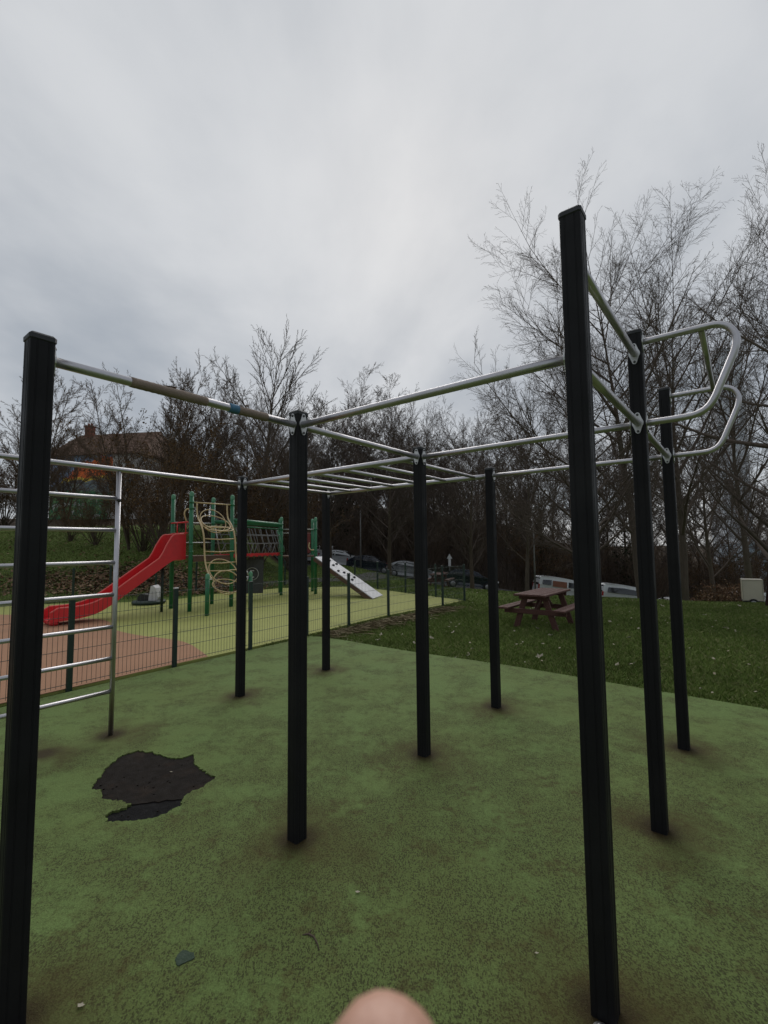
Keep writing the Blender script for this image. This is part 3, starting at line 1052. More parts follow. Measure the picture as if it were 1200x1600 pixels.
# slide
sdir = -du
smid = pa.lerp(pa2, 0.5) + sdir * 0.03
hw = 0.27
prof_b = spline([(0, 0, 1.33), (.18, 0, 1.33), (.36, 0, 1.29), (.75, 0, 1.02), (1.3, 0, .64), (1.75, 0, .33), (2.05, 0, .185), (2.35, 0, .13), (2.65, 0, .11), (2.88, 0, .10)], 5)
NB = len(prof_b)


def side_h(s_):
    return np.interp(s_, [0, .34, .50, .62, 1.75, 2.3, 2.75, 2.88], [.62, .62, .46, .27, .25, .23, .25, .17])


def sp_(s_, off, z):
    return smid + sdir * s_ + dv * off + Vector((0, 0, z))


bed = MB()
vs, fs = [], []
for p in prof_b:
    dr = 0.03
    for off, dz in ((-hw, .05), (-hw * .7, 0.006), (0, 0), (hw * .7, 0.006), (hw, .05)):
        vs.append(sp_(p.x, off, p.z + dz))
    for off, dz in ((hw, -.0), (0, -.04), (-hw, -.0)):
        vs.append(sp_(p.x, off, p.z + dz - .01))
for i in range(NB - 1):
    for j in range(8):
        k = (j + 1) % 8
        fs.append((i * 8 + j, (i + 1) * 8 + j, (i + 1) * 8 + k, i * 8 + k))
bed.add(vs, fs, True)
slide = bed.build('slide', M['play_red'], play)
for sg in (-1, 1):
    wv, wf = [], []
    for p in prof_b:
        hgt = float(side_h(p.x))
        for off, dz in ((hw, -.02), (hw + .035, -.02), (hw + .035, hgt), (hw, hgt)):
            wv.append(sp_(p.x, sg * off, p.z + dz))
    for i in range(NB - 1):
        for j in range(4):
            k = (j + 1) % 4
            wf.append((i * 4 + j, (i + 1) * 4 + j, (i + 1) * 4 + k, i * 4 + k))
    wf += [(0, 1, 2, 3), tuple((NB - 1) * 4 + j for j in (3, 2, 1, 0))]
    MB().add(wv, wf).build('side_wall', M['play_red'], slide)
    MB().tube([sp_(p.x, sg * (hw + .0175), p.z + float(side_h(p.x)) + .004) for p in prof_b], 0.021, 8).build('rim', M['play_rim'], slide)
nose = MB()
nose.box(None, (0.16, 0.56, 0.13), bev=0.04, mat=Matrix.Translation(sp_(2.78, 0, 0.065)) @ Matrix.Rotation(math.atan2(sdir.y, sdir.x), 4, 'Z'))
nose.build('slide_foot', M['play_red'], slide)
MB().tube([sp_(.42, hw * .2, -.02), sp_(.42, hw * .2, .6), sp_(.42, hw * .2, 1.22)], 0.035, 10).build('slide_support', M['fence'], play)

# cream tube climber between the tall posts and the two short posts
cl_key = [(0.0, 2.76), (0.03, 2.5), (0.10, 2.36), (0.26, 2.22), (0.42, 2.02), (0.50, 1.78), (0.54, 1.45), (0.62, 1.18), (0.80, 0.96), (1.0, 0.84)]
fr = []
for t in (0.12, 0.86):
    base = pa.lerp(pc, t)
    end = s1.lerp(s2, t)
    ax = (end - base)
    pts = spline([base + ax * (w / 1.05) + Vector((0, 0, z)) for w, z in cl_key], 5)
    MB().tube(pts, 0.021, 10).build('climber_rail', M['tube'], play)
    fr.append(pts)
for k in (17, 24, 29, 34, 38):
    MB().tube([fr[0][k], (fr[0][k] + fr[1][k]) / 2 + Vector((0, 0, -.02)), fr[1][k]], 0.015, 8).build('climber_rung', M['tube'], play)
for s_, q, f_ in ((s1, 0, fr[0]), (s2, 1, fr[1])):
    MB().tube([s_ + Vector((0, 0, .86)), f_[-1]], 0.016, 8).build('climber_bracket', M['galv'], play)


def ring(c, rad, nrm, r=0.014, squash=1.0):
    nrm = Vector(nrm).normalized()
    u = du
    u = (u - nrm * u.dot(nrm)).normalized()
    w = nrm.cross(u)
    pts = [c + u * rad * math.cos(a) + w * rad * squash * math.sin(a) for a in np.linspace(0, 2 * math.pi, 29)[:-1]]
    MB().tube(pts, r, 8, closed=True).build('climber_ring', M['tube'], play)


def mid(k):
    return (fr[0][k] + fr[1][k]) / 2


ring(mid(8) + Vector((0, 0, -.10)), 0.36, dw * .9 + Vector((0, 0, .5)))
ring(mid(14) + Vector((0, 0, .0)), 0.38, dw * .6 + Vector((0, 0, .9)))
ring(mid(22) + Vector((0, 0, .16)), 0.37, dw * .35 + Vector((0, 0, 1)), squash=.55)
ring(mid(38) + Vector((0, 0, -.03)), 0.38, dw * .8 + Vector((0, 0, .6)))
ring(mid(43) + Vector((0, 0, -.14)), 0.36, dw * .95 + Vector((0, 0, .35)), squash=.85)
ring(mid(44) + Vector((0, 0, -.2)), 0.38, dw * .5 + Vector((0, 0, .9)), squash=.8)

# net bridge to the second tower
bz = 2.36
MB().tube([pc + Vector((0, 0, bz)), (pc + pd_) / 2 + Vector((0, 0, bz)), pd_ + Vector((0, 0, bz))], 0.055, 14).build('bridge_beam', M['play_green'], play)
MB().tube([pc + Vector((0, 0, bz - .16)), pd_ + Vector((0, 0, bz - .16))], 0.02, 10).build('bridge_rail', M['play_green'], play)
MB().tube([pc2 + Vector((0, 0, bz)), pd2 + Vector((0, 0, bz))], 0.055, 14).build('bridge_beam', M['play_green'], play)
MB().beam(pc + Vector((0, 0, 1.37)) + dv * .1, pd_ + Vector((0, 0, 1.37)) + dv * .1, 0.05, 0.09).build('bridge_edge', M['play_red'], play)
MB().beam(pc2 + Vector((0, 0, 1.37)) - dv * .1, pd2 + Vector((0, 0, 1.37)) - dv * .1, 0.05, 0.09).build('bridge_edge', M['play_red'], play)
nb = 9
for i in range(nb):
    t = (i + .5) / nb
    MB().beam(pc.lerp(pd_, t) + dv * .1 + Vector((0, 0, 1.33)), pc2.lerp(pd2, t) - dv * .1 + Vector((0, 0, 1.33)), 0.26, 0.04, 0.006).build('bridge_plank', M['panel_brown'], play)
for p, q in ((pc, pd_), (pc2, pd2)):
    net = MB()
    L = (q - p).length
    for i in range(8):
        t = .06 + i * .115
        net.tube([p.lerp(q, t) + Vector((0, 0, bz - .16)), p.lerp(q, t + .12) + Vector((0, 0, 1.42))], 0.011, 5)
        if i % 2 == 0:
            net.tube([p.lerp(q, t + .1) + Vector((0, 0, 1.72)), p.lerp(q, t + .04) + Vector((0, 0, 1.42))], 0.010, 5)
    for z in (1.72, 1.98):
        net.tube([p.lerp(q, .02) + Vector((0, 0, z + .02)), p.lerp(q, .5) + Vector((0, 0, z)), p.lerp(q, .98) + Vector((0, 0, z + .02))], 0.012, 5)
    o = net.build('rope_net', M['rope'], play)
    o['kind'] = 'stuff'
MB().tube([pd_ + Vector((0, 0, 2.15)) - du * .2 - dv * .05, pd_ + Vector((0, 0, 1.45)) + du * .12], 0.03, 8).build('brace', M['play_cap'], play)
MB().tube([pc2 + Vector((0, 0, 2.25)) + du * .05, pc2 + Vector((0, 0, 1.4)) + du * .25], 0.02, 8).build('brace', M['galv'], play)
# round play panel standing under the bridge
bc = pc.lerp(pd_, .52) + Vector((0, 0, .78)) + dv * .4
bn = Vector((.28, -1, 0)).normalized()
bu = Vector((1, .28, 0)).normalized()
MB().tube([bc + bu * .19 * math.cos(a) + Vector((0, 0, .19 * math.sin(a))) for a in np.linspace(0, 2 * math.pi, 33)[:-1]], 0.011, 8, closed=True).build('panel_ring', M['galv'], play)
pb = MB()
pb.beam(bc - bu * .34 - Vector((0, 0, .08)) - bn * .03, bc + bu * .34 - Vector((0, 0, .08)) - bn * .03, .03, 1.05, .01)
pn = pb.build('play_panel', mat_plain('slate_panel', (0.05, 0.05, 0.05), 0.7), play)
for z in (.1, -.1):
    MB().beam(bc - bu * .06 + Vector((0, 0, z)) + bn * .01, bc + bu * .06 + Vector((0, 0, z)) + bn * .01, .02, .028).build('panel_slot', M['panel_white'], pn)
MB().beam(bc - bu * .37 - Vector((0, 0, .78)), bc - bu * .37 + Vector((0, 0, .5)), .05, .05).build('panel_post', M['fence'], play)
# grips on the second short post
gr = MB()
for s_ in (-1, 1):
    gr.tube([s2 - du * .06 + Vector((0, 0, .88)), s2 - du * .12 + Vector((0, 0, .88 + .12 * s_)) + dw * .03], 0.014, 8)
gr.build('grip', M['galv'], play)
# climbing ramp
T1, T2 = Vector((-2.32, 15.52, 1.27)), Vector((-2.02, 16.47, 1.27))
B1, B22 = Vector((-0.36, 14.2, 0.02)), Vector((-0.06, 15.1, 0.02))
nr = (B1 - T1).cross(T2 - T1).normalized()
if nr.z < 0:
    nr = -nr
rp_ = MB()
rp_.add([T1, B1, B22, T2] + [p - nr * .02 for p in (T1, B1, B22, T2)], [(0, 1, 2, 3), (7, 6, 5, 4), (0, 4, 5, 1), (1, 5, 6, 2), (2, 6, 7, 3), (3, 7, 4, 0)])
ramp_o = rp_.build('climbing_ramp', M['panel_white'], play)
for p, q in ((T1, B1), (T2, B22)):
    MB().beam(p - nr * .085, q - nr * .085, 0.035, 0.12).build('ramp_joist', M['panel_brown'], ramp_o)
for u_, v_ in ((.09, .25), (.12, .62), (.24, .42), (.22, .78), (.38, .2), (.43, .45), (.56, .7), (.6, .3)):
    p = (T1.lerp(B1, u_)).lerp(T2.lerp(B22, u_), v_)
    h_ = MB()
    mt = nr.to_track_quat('Z', 'Y').to_matrix().to_4x4()
    mt.translation = p
    h_.lathe([(.055, 0), (.058, .02), (.04, .045), (.0, .05)], 9, mt=mt @ Matrix.Diagonal((1.2, .8, 1, 1)))
    h_.build('climbing_hold', M['dark'], ramp_o)
# red side panel and handle at the second tower
sp2 = MB()
sp2.beam(pe2 + Vector((0, 0, 1.75)) - (pe2 - pd2).normalized() * .06, pe2 + Vector((0, 0, 1.75)) - (pe2 - pd2).normalized() * .36, .03, .75, .02)
sp2.build('side_panel', mat_plain('dark_red_panel', (.16, .03, .025), .6), play)
MB().tube(spline([pe + Vector((-.22, .05, 1.75)), pe + Vector((-.24, .05, 1.6)), pe + Vector((-.17, .05, 1.5)), pe + Vector((-.06, .05, 1.5))], 5), .02, 8).build('grab_handle', M['tube'], play)

# low rocking seat beyond the slide
rk = thing('rocking_seat', (-6.85, 13.55, 0), 'white and dark low rocking seat on the ground behind the red slide', 'playground seat')
c0 = Vector((-6.85, 13.55, 0))
MB().lathe([(0, 0.0), (.42, 0.01), (.46, .05), (.43, .10), (0, .11)], 20, c=c0).build('base_disc', M['fence'], rk)
bk = MB()
bk.prism([(-.05, 0), (.20, 0), (.24, .1), (.16, .36), (.08, .44), (.02, .42)], -.16, .16, Matrix.Translation(c0 + Vector((.1, 0, .1))) @ Matrix.Rotation(math.pi / 2, 4, 'X'))
bk.build('backrest', M['panel_white'], rk)
bk = MB()
bk.prism([(-.32, 0), (.0, 0), (.02, .16), (-.22, .2), (-.32, .12)], -.15, .15, Matrix.Translation(c0 + Vector((.06, 0, .1))) @ Matrix.Rotation(math.pi / 2, 4, 'X'))
bk.build('seat', M['dark'], rk)

# ------------------------------------------------------------------ picnic table
def picnic_table(loc, rz, label):
    t = thing('picnic_table', loc, label, 'picnic table', rz=rz)
    L = 1.75
    t.scale = (.9, .9, .9)
    for i in range(5):
        y = (i - 2) * 0.138
        MB().box((rr.uniform(-.012, .012), y, 0.735 + rr.uniform(-.003, .003)), (L, 0.131, 0.042), bev=0.006).build('tabletop_plank', M['wood_red'], t, local=True)
    for sg in (-1, 1):
        for i in range(2):
            MB().box((rr.uniform(-.012, .012), sg * (0.53 + i * .13), 0.44), (L, 0.122, 0.042), bev=0.006).build('seat_plank', M['wood_red'], t, local=True)
        MB().box((sg * .58, 0, .365), (.045, 1.34, .105), bev=.006).build('cross_beam', M['wood_red'], t, local=True)
        MB().box((sg * .58, 0, .67), (.045, .66, .085), bev=.006).build('cleat', M['wood_red'], t, local=True)
        for s2_ in (-1, 1):
            MB().beam((sg * .53, s2_ * .44, -.03), (sg * .53, s2_ * .2, .71), .05, .12, .006, upv=(0, 1, 0)).build('leg', M['wood_red'], t, local=True)
        MB().beam((sg * .55, 0, .39), (sg * .12, 0, .69), .04, .06, .004).build('brace', M['wood_red'], t, local=True)
    return t


picnic_table((3.2, 9.42, -0.02), R(52), 'red-brown wooden picnic table with attached benches on the lawn')
pt = picnic_table((2.75, 23.5, zz(2.75, 23.5)), R(70), 'small dark picnic table far off behind the corner of the mesh fence')


# ------------------------------------------------------------------ vehicles in the street
def vehicle(name, label, cat, loc, heading, pitch, L, W, side, belt, paint, windows, lamps=True, wr=0.31, wheels=(0.18, 0.8), extra=None):
    """side: outline (x, z) clockwise from rear bottom, x from 0 (rear) to L (front)"""
    t = thing(name, loc, label, cat)
    t.rotation_euler = Matrix.Rotation(heading, 4, 'Z').__matmul__(Matrix.Rotation(pitch, 4, 'Y')).to_euler()
    zmax = max(z for x, z in side)

    def hwid(z):
        if z <= belt:
            return W / 2 * (0.95 + 0.05 * min(1, max(0, (z - .2) / .4)))
        return W / 2 * (1 - 0.2 * ((z - belt) / (zmax - belt)) ** 1.4)

    def inset(x):
        e = min(x, L - x) / 0.45
        return 0.86 + 0.14 * min(1, max(0, e)) ** .6

    out = smooth_poly(side, 1)
    n = len(out)
    b = MB()
    vs = []
    for sg in (-1, 1):
        for x, z in out:
            vs.append((x - L / 2, sg * hwid(z) * inset(x), z))
    tri = tessellate_polygon([[Vector((x, z, 0)) for x, z in out]])
    fs = []
    for a in tri:
        fs.append(tuple(a))
        fs.append(tuple(n + i for i in reversed(a)))
    fs += [(i, (i + 1) % n, n + (i + 1) % n, n + i) for i in range(n)]
    b.add(vs, fs)
    body = b.build('body', paint, t, local=True)
    for w in windows:
        nm, pl = w
        if nm == 'side_window':
            for sg in (-1, 1):
                g = MB()
                q = [(x - L / 2, sg * (hwid(z) * inset(x) + .006), z) for x, z in pl]
                g.add(q + [(x, y - sg * .03, z) for x, y, z in q], [tuple(range(len(q))), tuple(range(2 * len(q) - 1, len(q) - 1, -1))] + [(i, (i + 1) % len(q), len(q) + (i + 1) % len(q), len(q) + i) for i in range(len(q))])
                g.build('side_window', M['glass'], body, local=True)
        else:
            (x0, z0), (x1, z1) = pl
            nrm = Vector((z1 - z0, 0, -(x1 - x0))).normalized()
            if (nm == 'windscreen') != (nrm.x > 0):
                nrm = -nrm
            y0, y1 = hwid(z0) * inset(x0) * .9, hwid(z1) * inset(x1) * .9
            q = [Vector((x0 - L / 2, -y0, z0)), Vector((x0 - L / 2, y0, z0)), Vector((x1 - L / 2, y1, z1)), Vector((x1 - L / 2, -y1, z1))]
            MB().add([v + nrm * .012 for v in q] + [v - nrm * .02 for v in q], [(0, 1, 2, 3), (7, 6, 5, 4), (0, 4, 5, 1), (1, 5, 6, 2), (2, 6, 7, 3), (3, 7, 4, 0)]).build(nm, M['glass'], body, local=True)
    for fx in wheels:
        for sg in (-1, 1):
            wx = fx * L - L / 2
            mt = Matrix.Translation((wx, sg * (W / 2 - .09), wr)) @ Matrix.Rotation(-sg * math.pi / 2, 4, 'X')
            wo = MB().lathe([(wr * .6, -.1), (wr * .93, -.1), (wr, -.07), (wr, .07), (wr * .93, .1), (wr * .62, .105)], 20, mt=mt).build('tyre', M['tyre'], t, local=True)
            MB().lathe([(wr * .63, .09), (wr * .6, .10), (wr * .2, .085), (0, .09)], 14, mt=mt).build('rim', M['rim'], wo, local=True)
    if lamps:
        for sg in (-1, 1):
            MB().box((L / 2 - .12, sg * (W / 2 - .24), belt - .22), (.2, .26, .13), bev=.03).build('headlight', M['lamp_clear'], body, local=True)
            MB().box((-L / 2 + .05, sg * (W / 2 - .16), belt - .05), (.1, .12, .34), bev=.02).build('tail_light', M['lamp_red'], body, local=True)
            MB().box((L * .22, sg * (W / 2 + .05), belt + .08), (.1, .16, .12), bev=.03).build('mirror', M['dark'], body, local=True)
    if extra:
        extra(t, body, hwid, inset)
    return t


VAN = [(0.0, .3), (0.0, 1.1), (.08, 1.75), (.22, 1.88), (1.2, 1.93), (2.4, 1.9), (2.9, 1.8), (3.55, 1.22), (4.1, 1.08), (4.35, .85), (4.4, .35), (4.2, .24), (.2, .24)]
SALOON = [(0.0, .35), (0.02, .85), (.2, .98), (.75, 1.32), (1.3, 1.45), (2.0, 1.46), (2.5, 1.36), (3.2, .98), (3.9, .86), (4.2, .68), (4.25, .35), (4.0, .22), (.25, .22)]
VANW = [('side_window', [(.28, 1.28), (.3, 1.62), (.95, 1.66), (.95, 1.28)]), ('side_window', [(2.25, 1.25), (2.25, 1.66), (2.75, 1.62), (3.3, 1.25)]), ('windscreen', [(3.5, 1.25), (2.95, 1.76)]), ('rear_window', [(0.02, 1.2), (.1, 1.72)])]
VANW2 = [('side_window', [(.35, 1.25), (.42, 1.62), (1.6, 1.68), (2.75, 1.62), (3.3, 1.25)]), ('windscreen', [(3.5, 1.25), (2.95, 1.76)]), ('rear_window', [(0.02, 1.2), (.1, 1.72)])]
CARW = [('side_window', [(.62, 1.0), (.95, 1.3), (1.55, 1.38), (1.55, .98)]), ('side_window', [(1.63, .98), (1.63, 1.38), (2.3, 1.34), (2.95, .99)]), ('windscreen', [(3.12, 1.0), (2.55, 1.36)]), ('rear_window', [(.28, 1.02), (.74, 1.31)])]


def street_z(x, y):
    return zz(x, y) + 0.05


SLOPE = math.atan(0.14)


def rust_panel(t, body, hwid, inset):
    for sg in (-1, 1):
        q = [(x - 2.2, sg * (hwid(z) * inset(x) + .005), z) for x, z in ((1.05, 1.2), (1.05, 1.64), (2.12, 1.64), (2.12, 1.2))]
        g = MB()
        g.add(q + [(x, y - sg * .03, z) for x, y, z in q], [(0, 1, 2, 3), (7, 6, 5, 4), (0, 4, 5, 1), (1, 5, 6, 2), (2, 6, 7, 3), (3, 7, 4, 0)])
        g.build('side_panel', M['rust'], body, local=True)


vehicle('parked_van', 'white van with rust-red side panel parked behind the picnic table', 'van', (13.9, 36.6, street_z(13.9, 36.6) - .1), R(-2), SLOPE, 4.4, 1.8, VAN, 1.15, M['car_white'], VANW, extra=rust_panel)
vehicle('parked_van', 'white passenger van with long dark side window parked beyond the lawn', 'van', (18.7, 36.4, street_z(18.7, 36.4)), R(-2), SLOPE, 4.4, 1.8, VAN, 1.15, M['car_white'], VANW2)
vehicle('parked_car', 'white car behind the black posts, right of the passenger van', 'car', (23.2, 36.3, street_z(23.2, 36.3)), R(-2), SLOPE, 4.25, 1.7, SALOON, .95, M['car_white'], CARW)
vehicle('parked_car', 'white car with sloping bonnet below the tree at far right', 'car', (27.8, 36.3, street_z(27.8, 36.3)), R(-2), SLOPE, 4.25, 1.7, SALOON, .95, M['car_white'], CARW)
vehicle('parked_car', 'dark blue hatchback seen through the far corner of the mesh fence', 'car', (6.6, 36.4, street_z(6.6, 36.4) + .15), R(-4), SLOPE * .8, 4.25, 1.7, SALOON, .95, M['car_dark'], CARW)
vehicle('parked_car', 'white car on the rise left of the mesh fence corner', 'car', (-3.9, 42.5, street_z(-3.9, 42.5) + .2), R(-10), SLOPE * .7, 4.25, 1.7, SALOON, .95, M['car_white'], CARW)
vehicle('parked_car', 'dark car half hidden behind a tree trunk in the centre', 'car', (-1.2, 41.0, street_z(-1.2, 41.0) + .1), R(-10), SLOPE * .7, 4.25, 1.7, SALOON, .95, M['car_dark'], CARW)
vehicle('parked_car', 'silver car with raked windscreen between two trunks in the centre', 'car', (2.2, 40.5, street_z(2.2, 40.5) + .05), R(-6), SLOPE * .9, 4.25, 1.7, SALOON, .95, M['car_silver'], CARW)
vehicle('parked_van', 'white van seen past the top of the pale climbing ramp', 'van', (-7.4, 44.2, street_z(-7.4, 44.2) + .1), R(-14), SLOPE * .5, 4.4, 1.8, VAN, 1.15, M['car_white'], VANW2)

# cream box trailer and the white van behind it at the right
bx_ = thing('box_trailer', (13.7, 17.4, zz(13.7, 17.4) - .12), 'cream box trailer with flat sides beside the trunk at the right edge', 'trailer', rz=R(-34))
bx_.scale = (.62, .7, .66)
bt = MB().box((0, 0, .95), (.95, 1.0, 1.15), bev=.02).build('box', M['cream'], bx_, local=True)
for sx, sy in ((-1, -1), (1, -1), (1, 1), (-1, 1)):
    MB().box((sx * .472, sy * .497, .95), (.05, .05, 1.17), bev=.006).build('edge_strip', M['cream_edge'], bt, local=True)
MB().box((0, 0, 1.535), (1.0, 1.05, .035), bev=.01).build('lid', M['cream_edge'], bt, local=True)
MB().box((0, 0, .34), (1.0, 1.02, .07), bev=.01).build('chassis', M['dark'], bx_, local=True)
MB().beam((.5, 0, .34), (1.3, 0, .34), .06, .06).build('drawbar', M['galv'], bx_, local=True)
for sg in (-1, 1):
    mt = Matrix.Translation((0, sg * .56, .25)) @ Matrix.Rotation(-sg * math.pi / 2, 4, 'X')
    w_ = MB().lathe([(.15, -.06), (.24, -.06), (.25, -.03), (.25, .03), (.24, .06), (.15, .06)], 16, mt=mt).build('tyre', M['tyre'], bx_, local=True)
    MB().lathe([(.155, .05), (.12, .06), (0, .055)], 12, mt=mt).build('rim', M['rim'], w_, local=True)
vehicle('parked_van', 'white van roof showing behind the cream box trailer', 'van', (24.6, 30.5, zz(24.6, 30.5)), R(12), SLOPE * .3, 4.4, 1.8, VAN, 1.15, M['car_white'], VANW)


# ------------------------------------------------------------------ buildings
hs = thing('mural_house', (-32.4, 44.5, zz(-27, 44) - .6), 'house with colourful mural wall and brown tiled roof behind the trees at left', 'house', rz=R(-8))
HW, HD, HE, HR = 9.2, 8.0, 6.9, 9.9
wl_ = MB().box((HW / 2, HD / 2, HE / 2), (HW, HD, HE)).build('wall', M['wall_white'], hs, local=True)
MB().box((HW * .36, -.012, HE / 2 + .2), (HW * .72, .02, HE - .5)).build('mural', M['mural'], wl_, local=True)
for i in range(2):
    w_ = MB().box((HW * .81 + i * 1.0, -.02, 4.6), (.62, .06, 1.2)).build('window', M['glass'], wl_, local=True)
    MB().box((HW * .81 + i * 1.0, -.06, 3.95), (.8, .12, .07)).build('sill', M['kerb'], w_, local=True)
g = MB()
for z, x in ((0, 0),):
    ov = .45
    ya, yb, ym = -ov, HD + ov, HD / 2
    g.add([(-ov, ya, HE - .1), (HW + ov, ya, HE - .1), (HW + ov - .9, ym, HR), (-ov, ym, HR), (-ov, yb, HE - .1), (HW + ov, yb, HE - .1)],
          [(0, 1, 2, 3), (3, 2, 5, 4), (1, 5, 2), (0, 3, 4), (0, 4, 5, 1)])
rf = g.build('roof', M['roof'], hs, local=True)
for k in range(13):          # courses of tiles standing proud
    t = (k + .5) / 13
    y_ = -.45 + (HD / 2 + .45) * t
    z_ = HE - .1 + (HR - HE + .1) * t
    MB().box((HW / 2 - .2 * t, y_, z_ + .02), (HW + .8 - .9 * t, .12, .05)).build('tile_course', M['roof'], rf, local=True)
ch = MB().box((.9, HD / 2 - .3, HR + .1), (.75, .6, 1.3)).build('chimney', M['brick'], rf, local=True)
MB().box((.9, HD / 2 - .3, HR + .78), (.9, .75, .12)).build('chimney_cap', M['brick'], rf, local=True)
for s_ in (-.18, .18):
    MB().lathe([(.11, 0), (.12, .3), (.09, .32)], 8, c=(.9 + s_, HD / 2 - .3, HR + .83)).build('chimney_pot', M['brick'], rf, local=True)

tw = thing('tower_block', (113, 150, -6), 'tall grey-blue tower block showing through the bare branches at right', 'tower block', rz=R(-12))
TWW, TWH = 8.2, 69.0
MB().box((0, 0, TWH / 2), (TWW, TWW, TWH)).build('wall', M['tower'], tw, local=True)
for k in range(22):
    z = 4 + k * 2.9
    for sx, sy, dx, dy in ((0, -1, TWW - 1.6, .1), (-1, 0, .1, TWW - 1.6)):
        MB().box((sx * TWW / 2, sy * TWW / 2, z), (dx, dy, 1.25)).build('window_band', M['tower_dark'], tw, local=True)
MB().box((0, 0, TWH + 1.2), (TWW * .6, TWW * .6, 2.4)).build('roof_house', M['tower_dark'], tw, local=True)
hl = thing('clad_hall', (54.2, 68, -8.5), 'low pale blue clad hall behind the trailer at right', 'building', rz=R(-20))
MB().box((0, 0, 5.0), (6, 10, 10.0)).build('wall', M['hall'], hl, local=True)
MB().box((0, 0, 10.2), (6.4, 10.4, .4)).build('roof', M['tower_dark'], hl, local=True)
for k in range(3):
    MB().box((-1.8 + k * 1.7, -5.02, 6.8), (1.0, .06, 1.2)).build('window', M['glass'], hl, local=True)
MB().box((1, -5.03, 2.6), (2.4, .08, 3.2)).build('gate', M['tower_dark'], hl, local=True)


# ------------------------------------------------------------------ poles and signs
def pole(loc, h, r, label, name='lamp_post', head='lamp', cat='lamp post'):
    t = thing(name, loc, label, cat)
    c = Vector(loc)
    MB().tube([c + Vector((0, 0, -.1)), c + Vector((0, 0, h * .5)), c + Vector((0, 0, h))], [r * 1.3, r, r * .8], 10).build('pole', M['pole'], t)
    if head == 'lamp':
        MB().tube(spline([c + Vector((0, 0, h - .05)), c + Vector((0, -.1, h + .2)), c + Vector((0, -.7, h + .35))], 5), r * .6, 8).build('arm', M['pole'], t)
        MB().box(tuple(c + Vector((0, -.95, h + .35))), (.2, .55, .1), bev=.03).build('lamp_head', M['pole'], t)
    elif head == 'sign':
        s = MB()
        s.prism([(-.22, -.02), (-.1, -.02), (-.1, -.62), (.1, -.62), (.1, -.02), (.22, -.02), (0, .38)], -.012, .012, Matrix.Translation(c + Vector((0, -.06, h))) @ Matrix.Rotation(math.pi / 2, 4, 'X'))
        s.build('sign_face', M['sign'], t)
    elif head == 'board':
        MB().box(tuple(c + Vector((0, -.05, h - .1))), (.75, .03, .28), bev=.004).build('sign_face', M['sign'], t)
        MB().box(tuple(c + Vector((0, -.05, h - .55))), (.75, .03, .28), bev=.004).build('sign_face', M['sign'], t)
    return t


pole((-2.05, 40.0, zz(-2.05, 40)), 5.4, .06, 'thin grey lamp post among the trunks right of the climbing ramp')
pole((11.4, 35.3, zz(11.4, 35.3)), 6.6, .055, 'slim grey lamp post behind the picnic table')
pole((5.25, 37.5, zz(5.25, 37.5)), 2.3, .035, 'white arrow-shaped road sign above the dark hatchback', 'road_sign', 'sign', 'sign')
pole((-4.8, 40, zz(-4.8, 40)), 1.9, .035, 'small white road sign with two boards left of the climbing ramp', 'road_sign', 'board', 'sign')


# ------------------------------------------------------------------ trees
def unit(v):
    return v / (np.linalg.norm(v) + 1e-9)


def perp(v, rng_):
    a = rng_.normal(size=3)
    a -= v * a.dot(v)
    return unit(a)


